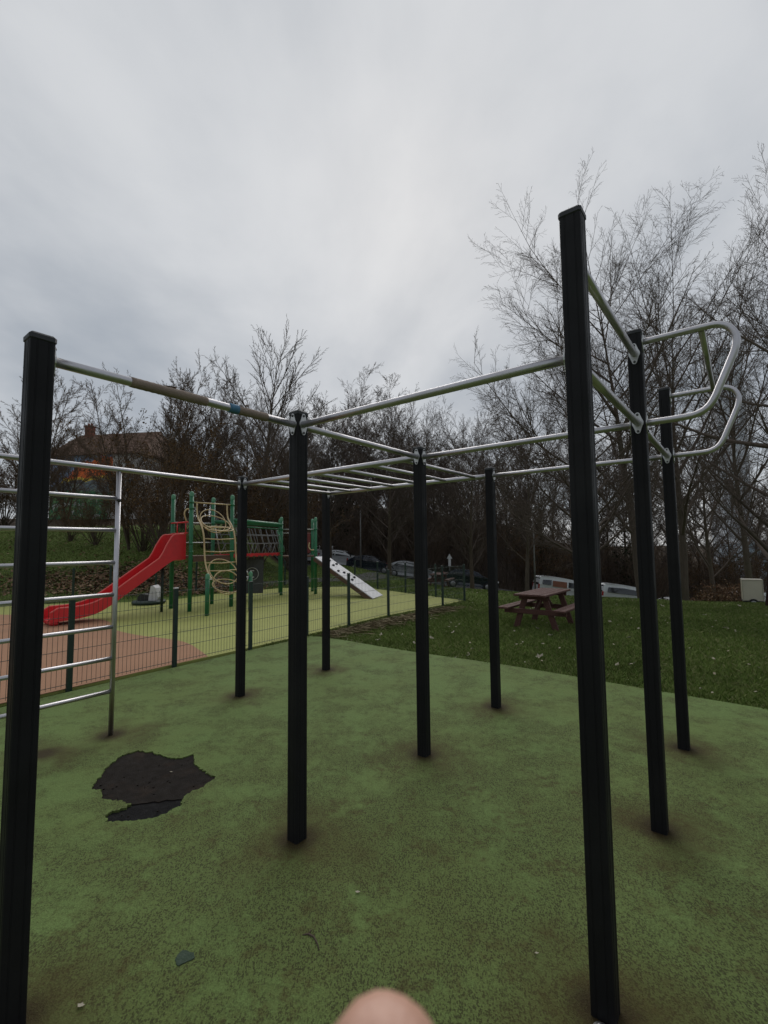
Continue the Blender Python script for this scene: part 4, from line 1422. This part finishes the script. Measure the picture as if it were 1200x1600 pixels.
class Tree:
    """bare tree: polylines by level, turned to tubes in bulk"""

    def __init__(s, seed):
        s.r = np.random.default_rng(seed)
        s.br = []          # (level, points, radii)
        s.tips = []

    def branch(s, p, d, L, r, lev, P):
        rg = s.r
        n = P['seg'][lev]
        st = L / n
        pts, rad, dirs = [p], [r], [d]
        rt_ = max(P['rmin'], r * P['taper'][lev])
        bend = perp(d, rg) * P['wob'][lev]
        for i in range(n):
            d = unit(d + bend * rg.normal() + rg.normal(size=3) * P['jit'][lev] + np.array([0, 0, P['trop'][lev]]) * st)
            p = p + d * st
            pts.append(p)
            rad.append(r + (rt_ - r) * ((i + 1) / n) ** 0.8)
            dirs.append(d)
        s.br.append((lev, np.array(pts), np.array(rad)))
        if lev + 1 >= P['levels']:
            s.tips.append(pts[-1])
            s.tips.append(pts[n // 2])
            return
        k = P['kids'][lev]
        k = max(1, int(round(k * (L / P['ref'][lev]) ** 0.6 * rg.uniform(.8, 1.2))))
        az = rg.uniform(0, 6.28)
        t0 = P['bare'][lev]
        for j in range(k):
            t = t0 + (1 - t0) * (j + rg.uniform(.1, .9)) / k
            f = t * n
            i = min(int(f), n - 1)
            q = pts[i] + (pts[i + 1] - pts[i]) * (f - i)
            dd = dirs[i + 1]
            az += 2.4 + rg.normal() * .5
            u = perp(dd, rg)
            if lev == 0:
                w = np.cross(dd, np.array([1, 0, 0]))
                u = unit(np.array([math.cos(az), math.sin(az), 0]))
            ang = R(P['ang'][lev] + rg.normal() * 9)
            nd = unit(dd * math.cos(ang) + u * math.sin(ang))
            prof = P['shape'](t) if lev == 0 else (1 - 0.55 * t)
            ln = P['len'][lev] * prof * rg.uniform(.75, 1.2) * (L if lev else 1.0)
            rk_ = min(rad[i] * .75, max(P['rmin'], P['kr'][lev] * (ln ** .9)))
            s.branch(q, nd, ln, rk_, lev + 1, P)

    def mesh(s, name, levels, mat, sides):
        vs, fs, o = [], [], 0
        groups = {}
        for lev, p, r in s.br:
            if lev in levels:
                groups.setdefault((len(p), sides[lev]), []).append((p, r))
        for (k, n), lst in groups.items():
            Pn = np.stack([a for a, b in lst])
            Rn = np.stack([b for a, b in lst])
            T = np.gradient(Pn, axis=1)
            T /= np.linalg.norm(T, axis=2, keepdims=True) + 1e-9
            ref = np.where(np.abs(T[:, :1, 2:3]) > .8, np.array([[[1., 0, 0]]]), np.array([[[0, 0, 1.]]]))
            U = np.cross(T, np.broadcast_to(ref, T.shape))
            U /= np.linalg.norm(U, axis=2, keepdims=True) + 1e-9
            W = np.cross(T, U)
            a = np.arange(n) * 2 * math.pi / n
            ring = U[:, :, None] * np.cos(a)[None, None, :, None] + W[:, :, None] * np.sin(a)[None, None, :, None]
            V = Pn[:, :, None] + ring * Rn[:, :, None, None]
            m = len(lst)
            vs.append(V.reshape(-1, 3))
            base = np.arange(m * k * n).reshape(m, k, n) + o
            nxt = np.roll(base, -1, axis=2)
            q = np.stack([base[:, :-1], nxt[:, :-1], nxt[:, 1:], base[:, 1:]], -1).reshape(-1, 4)
            fs.append(q)
            o += m * k * n
        return mesh_np(name, np.concatenate(vs), np.concatenate(fs), mat, True)


def leaf_mesh(name, pts, size, mat, per, spread, seed, droop=0.5):
    rg = np.random.default_rng(seed)
    pts = np.repeat(np.array(pts), per, axis=0)
    n = len(pts)
    c = pts + rg.normal(size=(n, 3)) * spread
    a = rg.normal(size=(n, 3))
    a[:, 2] -= droop
    a /= np.linalg.norm(a, axis=1)[:, None]
    b = np.cross(a, rg.normal(size=(n, 3)))
    b /= np.linalg.norm(b, axis=1)[:, None]
    s_ = size * rg.uniform(.6, 1.3, size=(n, 1))
    V = np.stack([c - a * s_, c + b * s_ * .55, c + a * s_, c - b * s_ * .55], 1).reshape(-1, 3)
    return mesh_np(name, V, np.arange(n * 4).reshape(n, 4), mat)


def params(**k):
    P = dict(levels=5, seg=[10, 7, 5, 4, 3], taper=[.06, .12, .2, .3, .6], wob=[.03, .04, .05, .06, .06], jit=[.02, .03, .05, .07, .08],
             trop=[.06, .12, .12, .08, .04], kids=[13, 8, 6, 5, 0], ref=[1, 1, 1, 1, 1], bare=[.2, .18, .15, .1, 0], ang=[52, 42, 42, 42, 40],
             len=[1, .42, .40, .42, .5], kr=[.0135, .0125, .011, .01, .01], rmin=.0048, shape=lambda t: 1 - .6 * t)
    P.update(k)
    return P


def grow(seed, H, r0, P, stems=1, lean=(0, 0), spread=0.25):
    t = Tree(seed)
    P = dict(P)
    for i in range(stems):
        d = np.array([lean[0], lean[1], 1.0]) + (t.r.normal(size=3) * spread if stems > 1 else 0)
        d[2] = 1.0
        base = np.array([t.r.normal() * .12, t.r.normal() * .12, -.25]) if stems > 1 else np.array([0, 0, -.3])
        h = H * (t.r.uniform(.72, 1.0) if stems > 1 else 1)
        P['ref'] = [h] + P['ref'][1:]
        t.branch(base, unit(d), h, r0 * (t.r.uniform(.6, 1) if stems > 1 else 1), 0, P)
    # root flare
    return t


def set_ref(P, H, limb):
    P['ref'] = [H, limb * .6, limb * .3, limb * .12, .3]
    P['len'] = [limb] + P['len'][1:]
    return P


SIDES = {0: 10, 1: 6, 2: 4, 3: 3, 4: 3}


def add_tree(t, loc, label, rz=0.0, barkm='bark', twigm='twig', name='bare_tree', cat='tree', group=None, leaves=None, sc=1.0, flare=True):
    root = thing(name, loc, label, cat, group, rz)
    root.scale = (sc, sc, sc)
    tm = t if isinstance(t, tuple) else (t.mesh('trunk', (0,), M[barkm], SIDES), t.mesh('crown', (1, 2, 3, 4), M[twigm], SIDES))
    link('trunk', tm[0], root)
    link('crown', tm[1], root)
    if leaves is not None:
        link('leaves', leaves, root, kind='stuff')
    return root, tm


def at_px(px, Y):
    """bearing of a column seen from where one stands, at depth Y"""
    return (px - 600) / 721.0 * Y


# --- the group at the right
P = set_ref(params(kids=[21, 11, 8, 5, 0], len=[1, .42, .44, .5, .5], ang=[44, 34, 36, 34, 30], trop=[.02, .03, .04, .04, .03], shape=lambda t: .7 + .3 * t - .25 * max(0, t - .85) * 6, bare=[.16, .14, .12, .1, 0], kr=[.0155, .0135, .0115, .01, .01], rmin=.0038), 13.5, 7.4)
x = at_px(1000, 19.5)
add_tree(grow(14, 14.2, .22, P), (x, 19.5, zz(x, 19.5)), 'tall slender bare tree with straight stem behind the dip bars', barkm='bark_grey')
P = set_ref(params(kids=[19, 11, 8, 5, 0], len=[1, .42, .44, .5, .5], ang=[40, 34, 36, 33, 30], trop=[.02, .03, .04, .04, .03], shape=lambda t: .66 + .36 * t, bare=[.2, .14, .12, .1, 0], kr=[.0155, .0135, .0115, .01, .01], rmin=.0038), 13, 7.6)
x = at_px(1062, 21.5)
add_tree(grow(12, 13.2, .21, P), (x, 21.5, zz(x, 21.5)), 'bare tree with grey stem just right of the tallest slender tree', barkm='bark_grey')
# the one that spreads far to the left with up-curved limbs
P = set_ref(params(kids=[20, 14, 9, 7, 0], len=[1, .40, .44, .5, .5], ang=[62, 36, 36, 33, 30], trop=[.02, .11, .1, .06, .03], shape=lambda t: .78 + .3 * t, bare=[.16, .16, .12, .1, 0], rmin=.0037), 8, 6.6)
x = at_px(925, 17.5)
add_tree(grow(13, 8.6, .2, P, lean=(-.04, 0)), (x, 17.5, zz(x, 17.5)), 'spreading bare tree whose long limbs curve up left of the tall black post', barkm='bark_grey', sc=.86)
# the dark trunk at the right edge, limbs sweeping down to the left
P = set_ref(params(kids=[17, 11, 8, 6, 0], len=[1, .45, .46, .5, .5], ang=[66, 38, 36, 33, 30], trop=[.0, .09, .1, .06, .03], shape=lambda t: 1.0 - .4 * t, bare=[.12, .2, .12, .1, 0], kr=[.02, .014, .012, .011, .01], rmin=.0037), 8.2, 4.6)
x = at_px(1203, 12.4)
add_tree(grow(22, 8.2, .27, P, lean=(.03, 0)), (x, 12.4, zz(x, 12.4)), 'thick dark red-brown trunk at the right edge with low sweeping limbs', rz=0.0, barkm='bark_dark', twigm='twig')
P = set_ref(params(kids=[19, 11, 8, 5, 0], len=[1, .42, .44, .5, .5], ang=[42, 34, 36, 33, 30], trop=[.02, .05, .06, .05, .03], shape=lambda t: .6 + .42 * t, bare=[.18, .14, .12, .1, 0], rmin=.0045), 14, 8.2)
right_t = grow(15, 14.0, .2, P)
x = at_px(1165, 24)
_, right_m = add_tree(right_t, (x, 24, zz(x, 24)), 'bare tree in front of the tower block at the far right', barkm='bark_grey')
x = at_px(1300, 17)
add_tree(right_m, (x, 17, zz(x, 17)), 'bare tree whose twigs reach in from beyond the right edge', rz=2.2, sc=.78)
x = at_px(820, 27)
add_tree(right_m, (x, 27, zz(x, 27)), 'bare tree behind the picnic table, left of the near black post', rz=4.0, sc=.72)
x = at_px(1110, 29)
add_tree(right_m, (x, 29, zz(x, 29)), 'bare multi-limbed tree below the dip bar loops', rz=1.1, sc=.85)

# --- the group at the left
P = set_ref(params(kids=[34, 14, 11, 8, 0], ang=[33, 22, 28, 40, 36], trop=[.02, .03, .03, .05, .04], shape=lambda t: 1.0 - .7 * t, bare=[.1, .12, .1, .08, 0], len=[1, .4, .33, .2, .4], rmin=.0068), 12, 7.6)
x = at_px(408, 26)
zb = zz(x, 26)
add_tree(grow(31, 12.9 - zb, .16, P), (x, 26, zb), 'upright bare tree with narrow crown above the tube climber')
P = set_ref(params(kids=[17, 11, 9, 7, 0], ang=[34, 28, 32, 38, 36], trop=[.03, .05, .05, .06, .04], shape=lambda t: 1.0 - .6 * t, bare=[.2, .15, .12, .1, 0], rmin=.0062), 10, 3.8)
x = at_px(250, 27)
lt = grow(32, 11.2, .1, P, stems=4, spread=.17)
_, left_m = add_tree(lt, (x, 27, zz(x, 27)), 'bare multi-stemmed tree behind the taped bar', twigm='twig_brown')
x = at_px(318, 29)
add_tree(left_m, (x, 29, zz(x, 29)), 'bare multi-stemmed tree between the taped bar and the upright tree', rz=2.0, sc=.88)
x = at_px(205, 23)
add_tree(left_m, (x, 23, zz(x, 23)), 'bare multi-stemmed tree in front of the white house end', rz=4.1, sc=.76)
x = at_px(22, 24)
add_tree(left_m, (x, 24, zz(x, 24)), 'dark bare tree at the left edge beyond the near black post', rz=1.2, sc=.98)
x = at_px(-60, 27)
add_tree(left_m, (x, 27, zz(x, 27)), 'bare tree reaching in from beyond the left edge', rz=3.3, sc=1.05)
x = at_px(285, 31)
add_tree(left_m, (x, 31, zz(x, 31)), 'bare multi-stemmed tree rising behind the brown shrubs, left of the upright tree', rz=5.6, sc=1.02)
x = at_px(455, 31)
add_tree(left_m, (x, 31, zz(x, 31)), 'bare multi-stemmed tree just left of the second tall black post', rz=2.9, sc=.95)
x = at_px(105, 36)
add_tree(left_m, (x, 36, zz(x, 36)), 'small bare tree beside the chimney of the mural house', rz=5.0, sc=.72)

# tall brown shrubs with fountain-like stems
Ps = set_ref(params(levels=4, kids=[7, 5, 4, 0], ang=[28, 30, 34, 36], trop=[-.02, .02, .03, .03], shape=lambda t: .9 - .5 * t, bare=[.25, .15, .1, 0], seg=[7, 5, 4, 3], len=[1, .42, .42, .4], rmin=.006, kr=[.012, .011, .01, .01]), 6, 1.9)
sh = grow(41, 6.6, .045, Ps, stems=26, spread=.33)
lv = leaf_mesh('leaves', sh.tips, .05, M['leaf_russet'], 1, .10, 5)
x = at_px(262, 20.5)
_, shrub_m = add_tree(sh, (x, 20.5, zz(x, 20.5)), 'tall brown shrub with fountain of stems behind the red slide', name='tall_shrub', cat='shrub', barkm='bark', twigm='twig_brown', leaves=lv)
for px_, Y_, rz_, s_, lab in ((330, 23.5, 1.0, .95, 'tall brown shrub behind the green posts of the play tower'), (222, 22.5, 2.4, .74, 'brown shrub left of the tallest shrub, below the mural'),
                              (400, 25.0, 3.5, .9, 'brown shrub behind the net bridge'), (455, 27.0, 4.4, .95, 'brown shrub in the gap behind the second tall black post'),
                              (150, 24.0, 5.3, .5, 'low brown shrub at the foot of the mural wall'), (60, 26.0, .6, .5, 'low brown shrub on the bank at the left edge'), (110, 25.5, 3.0, .42, 'lowest brown shrub on the bank, seen through the wall ladder'),
                              (5, 33.0, 1.9, .85, 'brown shrub beyond the bank at the very left edge'), (45, 36.0, 4.9, .9, 'brown shrub beyond the bank, hidden mostly by the near left post'), (-40, 32.0, 3.9, .95, 'brown shrub reaching in from beyond the left edge of the bank')):
    x = at_px(px_, Y_)
    add_tree(shrub_m, (x, Y_, zz(x, Y_)), lab, rz=rz_, sc=s_, name='tall_shrub', cat='shrub', leaves=lv)

# --- the wood beyond the street
kinds = []
for sd_, H_, limb, ang_, k0 in ((51, 17.5, 4.6, 44, 15), (52, 16.0, 4.2, 50, 14), (53, 18.5, 3.8, 38, 17), (54, 14.5, 4.4, 54, 14)):
    Pw = set_ref(params(kids=[int(k0 * 1.5), 12, 8, 6, 0], len=[1, .4, .4, .42, .5], ang=[ang_ - 6, 32, 34, 40, 40], trop=[.02, .05, .05, .05, .03], bare=[.16, .12, .1, .08, 0], rmin=.0088, kr=[.0135, .013, .012, .011, .011], shape=lambda t: .62 + .4 * t), H_ * .66, H_ * .36)
    tw_ = grow(sd_, H_ * .68, .2, Pw)
    kinds.append((tw_.mesh('trunk', (0,), M['bark'], SIDES), tw_.mesh('crown', (1, 2, 3, 4), M['twig'], {0: 8, 1: 5, 2: 3, 3: 3, 4: 3}), leaf_mesh('leaves', list(tw_.br[0][1][:7]) + [b[1][1] for b in tw_.br if b[0] == 1][:8], .1, M['ivy'], 90, .5, sd_, .2) if sd_ == 52 else None))
wood = []
rw = random.Random(21)
row = [(500, 44, 17), (530, 46, 19), (560, 44.5, 17.5), (590, 47, 18), (618, 45, 17.5), (645, 49, 17), (672, 45, 16.5), (700, 48, 16.5), (728, 45, 15.5), (738, 30.5, 13), (760, 49, 16.5), (790, 46, 16), (820, 50, 17), (850, 45.5, 16.5), (885, 48, 17), (915, 46, 17), (950, 49, 18), (980, 45, 17), (1015, 48, 18), (1050, 45, 17), (1090, 49, 18), (1130, 46, 17), (1175, 50, 18), (1215, 46, 17),
       (470, 48, 17), (440, 46, 15), (410, 49, 15), (380, 46, 14), (345, 48, 14), (600, 33.5, 14.5), (640, 38.0, 15), (515, 37.0, 14.5),
       (520, 56, 18), (575, 57, 19), (635, 58, 18), (690, 57, 18), (745, 58, 18), (805, 57, 18), (865, 58, 19), (930, 57, 19), (995, 58, 19), (1060, 57, 19), (545, 66, 19), (670, 66, 19), (480, 60, 17), (430, 58, 16)]
ORD = 'first second third fourth fifth sixth seventh eighth ninth tenth eleventh twelfth thirteenth fourteenth fifteenth sixteenth seventeenth eighteenth nineteenth twentieth twenty-first twenty-second twenty-third twenty-fourth twenty-fifth twenty-sixth twenty-seventh twenty-eighth twenty-ninth thirtieth'.split()
near_lab = {738: 'bare tree with thick trunk between the mesh fence corner and the black post', 600: 'bare tree with pale trunk behind the mesh fence, right of the ramp', 640: 'bare tree standing behind the middle black post', 515: 'bare tree right behind the top of the climbing ramp'}
for i, (px_, Y_, hh) in enumerate(row):
    k = kinds[i % 4]
    x = at_px(px_, Y_) + rw.uniform(-.4, .4)
    H_ = (17.5, 16.0, 18.5, 14.5)[i % 4]
    z_ = zz(x, Y_)
    if Y_ < 40:
        lab, grp = near_lab[px_], None
    elif Y_ < 51:
        k_ = sorted(q[0] for q in row if 40 < q[1] < 51).index(px_)
        lab, grp = 'bare tree in the front row of the wood, ' + ORD[k_] + ' from left', 'front row of the wood beyond the street'
    else:
        lab, grp = 'bare tree standing deep in the dark wood, behind its front row', 'bare trees deep in the wood beyond the street'
    add_tree((k[0], k[1]), (x, Y_, z_), lab, rz=rw.uniform(0, 6.28), sc=hh / H_ * rw.uniform(.92, 1.05), group=grp, leaves=k[2] if Y_ > 40 else None)

for i in range(40):
    Y_ = rw.choice((43.5, 45, 47.5, 51, 54, 60)) + rw.uniform(-1, 1)
    px_ = 340 + i * 21 + rw.uniform(-8, 8)
    x = at_px(px_, Y_)
    add_tree(shrub_m, (x, Y_, zz(x, Y_)), 'brown leafless shrub in the understorey of the dark wood', rz=rw.uniform(0, 6.28), sc=rw.uniform(.85, 1.35), name='tall_shrub', cat='shrub', group='understorey shrubs of the wood', leaves=lv if i % 3 == 0 else None)

for i in range(24):
    Y_ = rw.uniform(70, 98)
    px_ = 430 + i * 17.5 + rw.uniform(-10, 10)
    x = at_px(px_, Y_)
    add_tree(shrub_m, (x, Y_, zz(x, Y_)), 'tall brown thicket on the crest of the hill behind the wood', rz=rw.uniform(0, 6.28), sc=rw.uniform(1.3, 2.1), name='tall_shrub', cat='shrub', group='thickets on the hill crest behind the wood')

# undergrowth of the wood: thousands of thin upright shoots, nobody could count them
ug = Tree(77)
Pu = dict(levels=2, seg=[4, 2], taper=[.3, .5], wob=[.1, .1], jit=[.08, .1], trop=[.02, .02], kids=[6, 0], ref=[3, 1], bare=[.2, 0], ang=[35, 35], len=[.9, .3], kr=[.012, .01], rmin=.009, shape=lambda t: 1 - .6 * t)
for i in range(4200):
    Y_ = 43.5 + 26 * ug.r.random() ** 1.4
    px_ = ug.r.uniform(330, 1180)
    x = at_px(px_, Y_)
    h_ = ug.r.uniform(1.6, 5.2)
    d_ = np.array([ug.r.normal() * .22, ug.r.normal() * .22, 1])
    ug.branch(np.array([x, Y_, zz(x, Y_) - .1]), unit(d_), h_, .022, 0, Pu)
o = link('undergrowth', ug.mesh('undergrowth', (0, 1), M['twig'], {0: 3, 1: 3}), kind='stuff')
tag(o, 'tangled brown undergrowth filling the wood beyond the street', 'undergrowth')
# russet brambles beside the hall at right
ug = Tree(78)
Pb = dict(Pu, trop=[-.2, -.05], rmin=.006)
for i in range(900):
    Y_ = ug.r.uniform(27, 33)
    x = at_px(ug.r.uniform(1105, 1160), Y_)
    d_ = np.array([ug.r.normal() * .4, ug.r.normal() * .4, 1])
    ug.branch(np.array([x, Y_, zz(x, Y_) - .05]), unit(d_), ug.r.uniform(.8, 2.0), .012, 0, Pb)
bm_ = ug.mesh('brambles', (0, 1), M['twig_brown'], {0: 3, 1: 3})
o = thing('bramble_patch', (0, 0, 0), 'russet brown brambles left of the cream box trailer', 'brambles')
link('stems', bm_, o, kind='stuff')
link('leaves', leaf_mesh('leaves', ug.tips, .06, M['leaf_litter'], 2, .1, 3), o, kind='stuff')


# ------------------------------------------------------------------ lawn, leaves, litter
def inside(poly, x, y):
    c = np.zeros(x.shape, bool)
    n = len(poly)
    for i in range(n):
        x0, y0 = poly[i]
        x1, y1 = poly[(i + 1) % n]
        if y0 == y1:
            continue
        k = ((y0 > y) != (y1 > y)) & (x < (x1 - x0) * (y - y0) / (y1 - y0) + x0)
        c ^= k
    return c


def blades(name, x, y, h, w, mat, seed, lean=.55, label=None, cat='grass'):
    rg = np.random.default_rng(seed)
    n = len(x)
    z = zt(x, y)
    a = rg.uniform(0, 6.283, n)
    hh = h * rg.uniform(.45, 1.25, n)
    ww = w * rg.uniform(.7, 1.3, n)
    lx, ly = rg.normal(size=n) * lean * hh, rg.normal(size=n) * lean * hh
    c, s_ = np.cos(a) * ww, np.sin(a) * ww
    p0 = np.stack([x - c, y - s_, z - .01], -1)
    p1 = np.stack([x + c, y + s_, z - .01], -1)
    p2 = np.stack([x + lx * .4 + c * .6, y + ly * .4 + s_ * .6, z + hh * .6], -1)
    p3 = np.stack([x + lx, y + ly, z + hh], -1)
    V = np.stack([p0, p1, p2, p3], 1).reshape(-1, 3)
    o = link(name, mesh_np(name, V, np.arange(n * 4).reshape(n, 4), mat), kind='stuff')
    tag(o, label, cat)
    return o


rg = np.random.default_rng(5)


def scatter(n, x0, x1, y0, y1, ywt=1.0):
    x = rg.uniform(x0, x1, n)
    y = y0 + (y1 - y0) * rg.random(n) ** ywt
    keep = ~inside(outer, x, y) & ~inside(play_poly, x, y)
    return x[keep], y[keep]


x1_, y1_ = scatter(330000, -2, 13, 3.0, 13.5, 1.25)
blades('lawn_grass', x1_, y1_, .055, .0042, M['blade'], 1, label='short green grass of the lawn beside the green rubber')
x1_, y1_ = scatter(90000, -6, 16, 12.5, 30, 1.3)
blades('far_grass', x1_, y1_, .075, .011, M['blade'], 2, label='short grass sloping away beyond the fence corner')
x1_, y1_ = scatter(90000, -24, -4, 13.5, 30, 1.2)
blades('bank_grass', x1_, y1_, .075, .012, M['blade'], 3, label='grass on the bank behind the playground at left')
# dead straw blown against the fence
n = 1500
t = rg.random(n) ** .8
fx = np.interp(t, [0, .4, .75, 1], [-1.35, -.55, .25, 1.6]) + np.abs(rg.normal(size=n)) * .28 + .05
fy = np.interp(t, [0, .4, .75, 1], [8.5, 9.6, 10.7, 12.3]) - np.abs(rg.normal(size=n)) * .2 - .05
k = ~inside(outer, fx, fy)
fx, fy = fx[k], fy[k]
n = len(fx)
a = rg.uniform(0, 6.283, n)
L_ = rg.uniform(.05, .2, n)
z = zt(fx, fy) + rg.uniform(.02, .07, n)
dx, dy = np.cos(a) * L_, np.sin(a) * L_
V = np.stack([np.stack([fx - dx, fy - dy, z], -1), np.stack([fx - dx * .2 + dy * .04, fy - dy * .2 - dx * .04, z + .012], -1), np.stack([fx + dx, fy + dy, z + rg.uniform(-.02, .04, n)], -1), np.stack([fx - dx * .2 - dy * .04, fy - dy * .2 + dx * .04, z], -1)], 1).reshape(-1, 3)
o = link('dry_straw', mesh_np('dry_straw', V, np.arange(n * 4).reshape(n, 4), M['straw']), kind='stuff')
tag(o, 'dead straw and stalks lying along the foot of the mesh fence', 'straw')


# leaf litter on the bank and under the shrubs
def litter(name, pts, size, mat, seed, label):
    r_ = np.random.default_rng(seed)
    x, y = pts
    n = len(x)
    z = zt(x, y) + r_.uniform(.015, .06, n)
    a = r_.uniform(0, 6.28, n)
    s_ = size * r_.uniform(.6, 1.3, n)
    tx, ty = r_.normal(size=n) * .35, r_.normal(size=n) * .35
    V = []
    for u, v in ((-1, 0), (0, -.62), (1, 0), (0, .62)):
        ex = (np.cos(a) * u - np.sin(a) * v) * s_
        ey = (np.sin(a) * u + np.cos(a) * v) * s_
        V.append(np.stack([x + ex, y + ey, z + ex * tx + ey * ty], -1))
    o = link(name, mesh_np(name, np.stack(V, 1).reshape(-1, 3), np.arange(n * 4).reshape(n, 4), mat), kind='stuff')
    tag(o, label, 'leaf litter')


n = 9000
x = rg.normal(-9.3, 2.6, n)
y = rg.normal(17.3, 1.25, n)
k = (y > 14.8) & ~inside(play_poly, x, y) & (x < -4.5)
litter('leaf_litter', (x[k], y[k]), .07, M['leaf_litter'], 4, 'brown fallen leaves covering the bank behind the red slide')
n = 1600
x = rg.uniform(-22, -5, n)
y = rg.uniform(15, 27, n)
k = ~inside(play_poly, x, y)
litter('scattered_leaves', (x[k], y[k]), .065, M['leaf_litter'], 6, 'single brown leaves scattered over the grassy bank')
n = 1100
x = rg.uniform(-1, 14, n)
y = rg.uniform(5, 18, n)
k = ~inside(outer, x, y) & ~inside(play_poly, x, y)
litter('small_lawn_leaves', (x[k], y[k]), .022, M['leaf_pale'], 8, 'small bits of dry leaf strewn over the lawn')


def leaf_variant(seed):
    r_ = random.Random(seed)
    m = MB()
    pts = []
    n = 9
    for i in range(n):
        a = i / n * 2 * math.pi
        q = 1.0 if i % 2 == 0 else .62
        q *= r_.uniform(.8, 1.15)
        pts.append((q * math.cos(a), q * .72 * math.sin(a), r_.uniform(.0, .55) * q))
    vs = [(0, 0, .02)] + pts + [(0, 0, -.03)] + [(x, y, z - .05) for x, y, z in pts]
    fs = []
    for i in range(n):
        j = (i + 1) % n
        fs.append((0, 1 + i, 1 + j))
        fs.append((n + 1, n + 2 + j, n + 2 + i))
        fs.append((1 + i, n + 2 + i, n + 2 + j, 1 + j))
    me = mesh_np('fallen_leaf', vs, fs, M['leaf_pale'])
    return me


LV = [leaf_variant(i) for i in range(5)]
rl = random.Random(9)
# pixel-independent spots on the lawn, larger leaves first
spots = []
while len(spots) < 46:
    y = 4.6 + 11 * rl.random() ** 1.2
    x = rl.uniform(-1.0, 9.5)
    px_ = x / y
    if not (-.1 < px_ < .86):
        continue
    if inside(outer, np.array([x]), np.array([y]))[0] or inside(play_poly, np.array([x]), np.array([y]))[0]:
        continue
    spots.append((x, y))
spots += [(-.12, 8.05), (2.2, 6.75), (1.35, 7.3), (3.3, 6.3), (2.55, 7.6), (4.6, 5.6), (4.2, 7.4)]
for i, (x, y) in enumerate(spots):
    o = link('fallen_leaf', LV[i % 5])
    o.location = (x, y, zz(x, y) + .035)
    o.rotation_euler = (rl.uniform(-.4, .4), rl.uniform(-.4, .4), rl.uniform(0, 6.28))
    s_ = rl.uniform(.03, .062)
    o.scale = (s_, s_, s_)
    tag(o, 'pale dry curled leaf lying on the green lawn', 'leaf', 'pale fallen leaves on the lawn')
for x, y, s_, lab in ((-.14, 2.26, .012, 'tiny pale scrap on the green rubber, right of the middle near post'), (-1.08, 1.74, .014, 'tiny pale scrap near the foot of the near left post'), (.58, 1.93, .008, 'tiny yellow scrap left of the near right post'), (-1.55, 3.45, .012, 'tiny pale crumb lying in the torn black hole')):
    o = link('paper_scrap', LV[0])
    o.location = (x, y, .006 if x > -1.5 else -.005)
    o.scale = (s_, s_, s_ * .6)
    tag(o, lab, 'scrap')
# thin crack in the rubber in front
ck = MB()
cp = [(-.355, 2.03), (-.33, 2.035), (-.305, 2.02), (-.285, 1.985), (-.275, 1.955)]
ck.tube([(x, y, .002) for x, y in cp], [.0015, .004, .0045, .003, .0015], 5)
ck.tube([(-.33, 2.035, .002), (-.318, 2.06, .004)], [.0025, .001], 5)
o = ck.build('twig', M['bark'])
tag(o, 'thin dark bent twig lying on the rubber in front', 'twig')

# ------------------------------------------------------------------ the hand that holds the camera, one fingertip in view
hand_root = None


def cam_pt(xr, yu, zf):
    return Vector((0, 0, CAM_H)) + rt2 * xr + up2 * yu + fw * zf


def make_hand():
    bm = bmesh.new()
    vs, rad = [], []

    def v(p, r):
        vs.append(bm.verts.new(cam_pt(*p)))
        rad.append(r)
        return vs[-1]

    def chain(start, pts):
        prev = start
        for p, r in pts:
            q = v(p, r)
            if prev is not None:
                bm.edges.new((prev, q))
            prev = q
        return prev
    palm = v((-.03, -.172, -.055), .026)
    wrist = chain(palm, [((-.015, -.185, -.10), .023), ((.0, -.205, -.145), .026), ((.02, -.24, -.24), .034), ((.05, -.29, -.36), .04)])
    k1 = v((-.012, -.166, -.012), .0125)
    bm.edges.new((palm, k1))
    chain(k1, [((-.012, -.150, .022), .0100), ((-.009, -.128, .049), .0098), ((-.0045, -.104, .062), .0128), ((-.0012, -.0880, .0685), .0120), ((.0028, -.0750, .0705), .0084)])
    for dx, dl, lo in ((-.034, .004, 0), (-.054, .0, .004), (-.073, -.012, .008)):
        k = v((dx, -.168 - lo, -.014 + dl * .5), .012)
        bm.edges.new((palm, k))
        chain(k, [((dx, -.160 - lo, .024 + dl), .0098), ((dx + .002, -.142 - lo, .042 + dl), .009), ((dx + .004, -.134 - lo, .026 + dl), .0085), ((dx + .005, -.138 - lo, .006 + dl), .0076)])
    th = v((.018, -.160, -.055), .0135)
    bm.edges.new((palm, th))
    chain(th, [((.036, -.143, -.035), .0115), ((.042, -.128, -.014), .0105), ((.036, -.118, .006), .0095), ((.03, -.116, .018), .0078)])
    me = bpy.data.meshes.new('hand')
    bm.to_mesh(me)
    bm.free()
    me.materials.append(M['skin'])
    o = link('hand', me)
    sk = o.modifiers.new('skin', 'SKIN')
    lay = me.skin_vertices[0].data if me.skin_vertices else None
    if lay is None:
        bpy.context.view_layer.objects.active = o
        o.select_set(True)
        bpy.ops.mesh.customdata_skin_add()
        lay = me.skin_vertices[0].data
    for i, r in enumerate(rad):
        lay[i].radius = (r, r)
        lay[i].use_root = (i == 0)
    sk.use_smooth_shade = True
    ss_ = o.modifiers.new('sub', 'SUBSURF')
    ss_.levels = 2
    ss_.render_levels = 2
    return o


hand = tag(make_hand(), 'blurred pink fingertip poking into view at the bottom edge', 'hand')
slv = MB()
slv.tube([cam_pt(.004, -.213, -.16), cam_pt(.012, -.226, -.2), cam_pt(.03, -.26, -.29), cam_pt(.06, -.31, -.42)], [.036, .042, .05, .056], 18, caps=False)
slv.build('sleeve', M['sleeve'], hand)
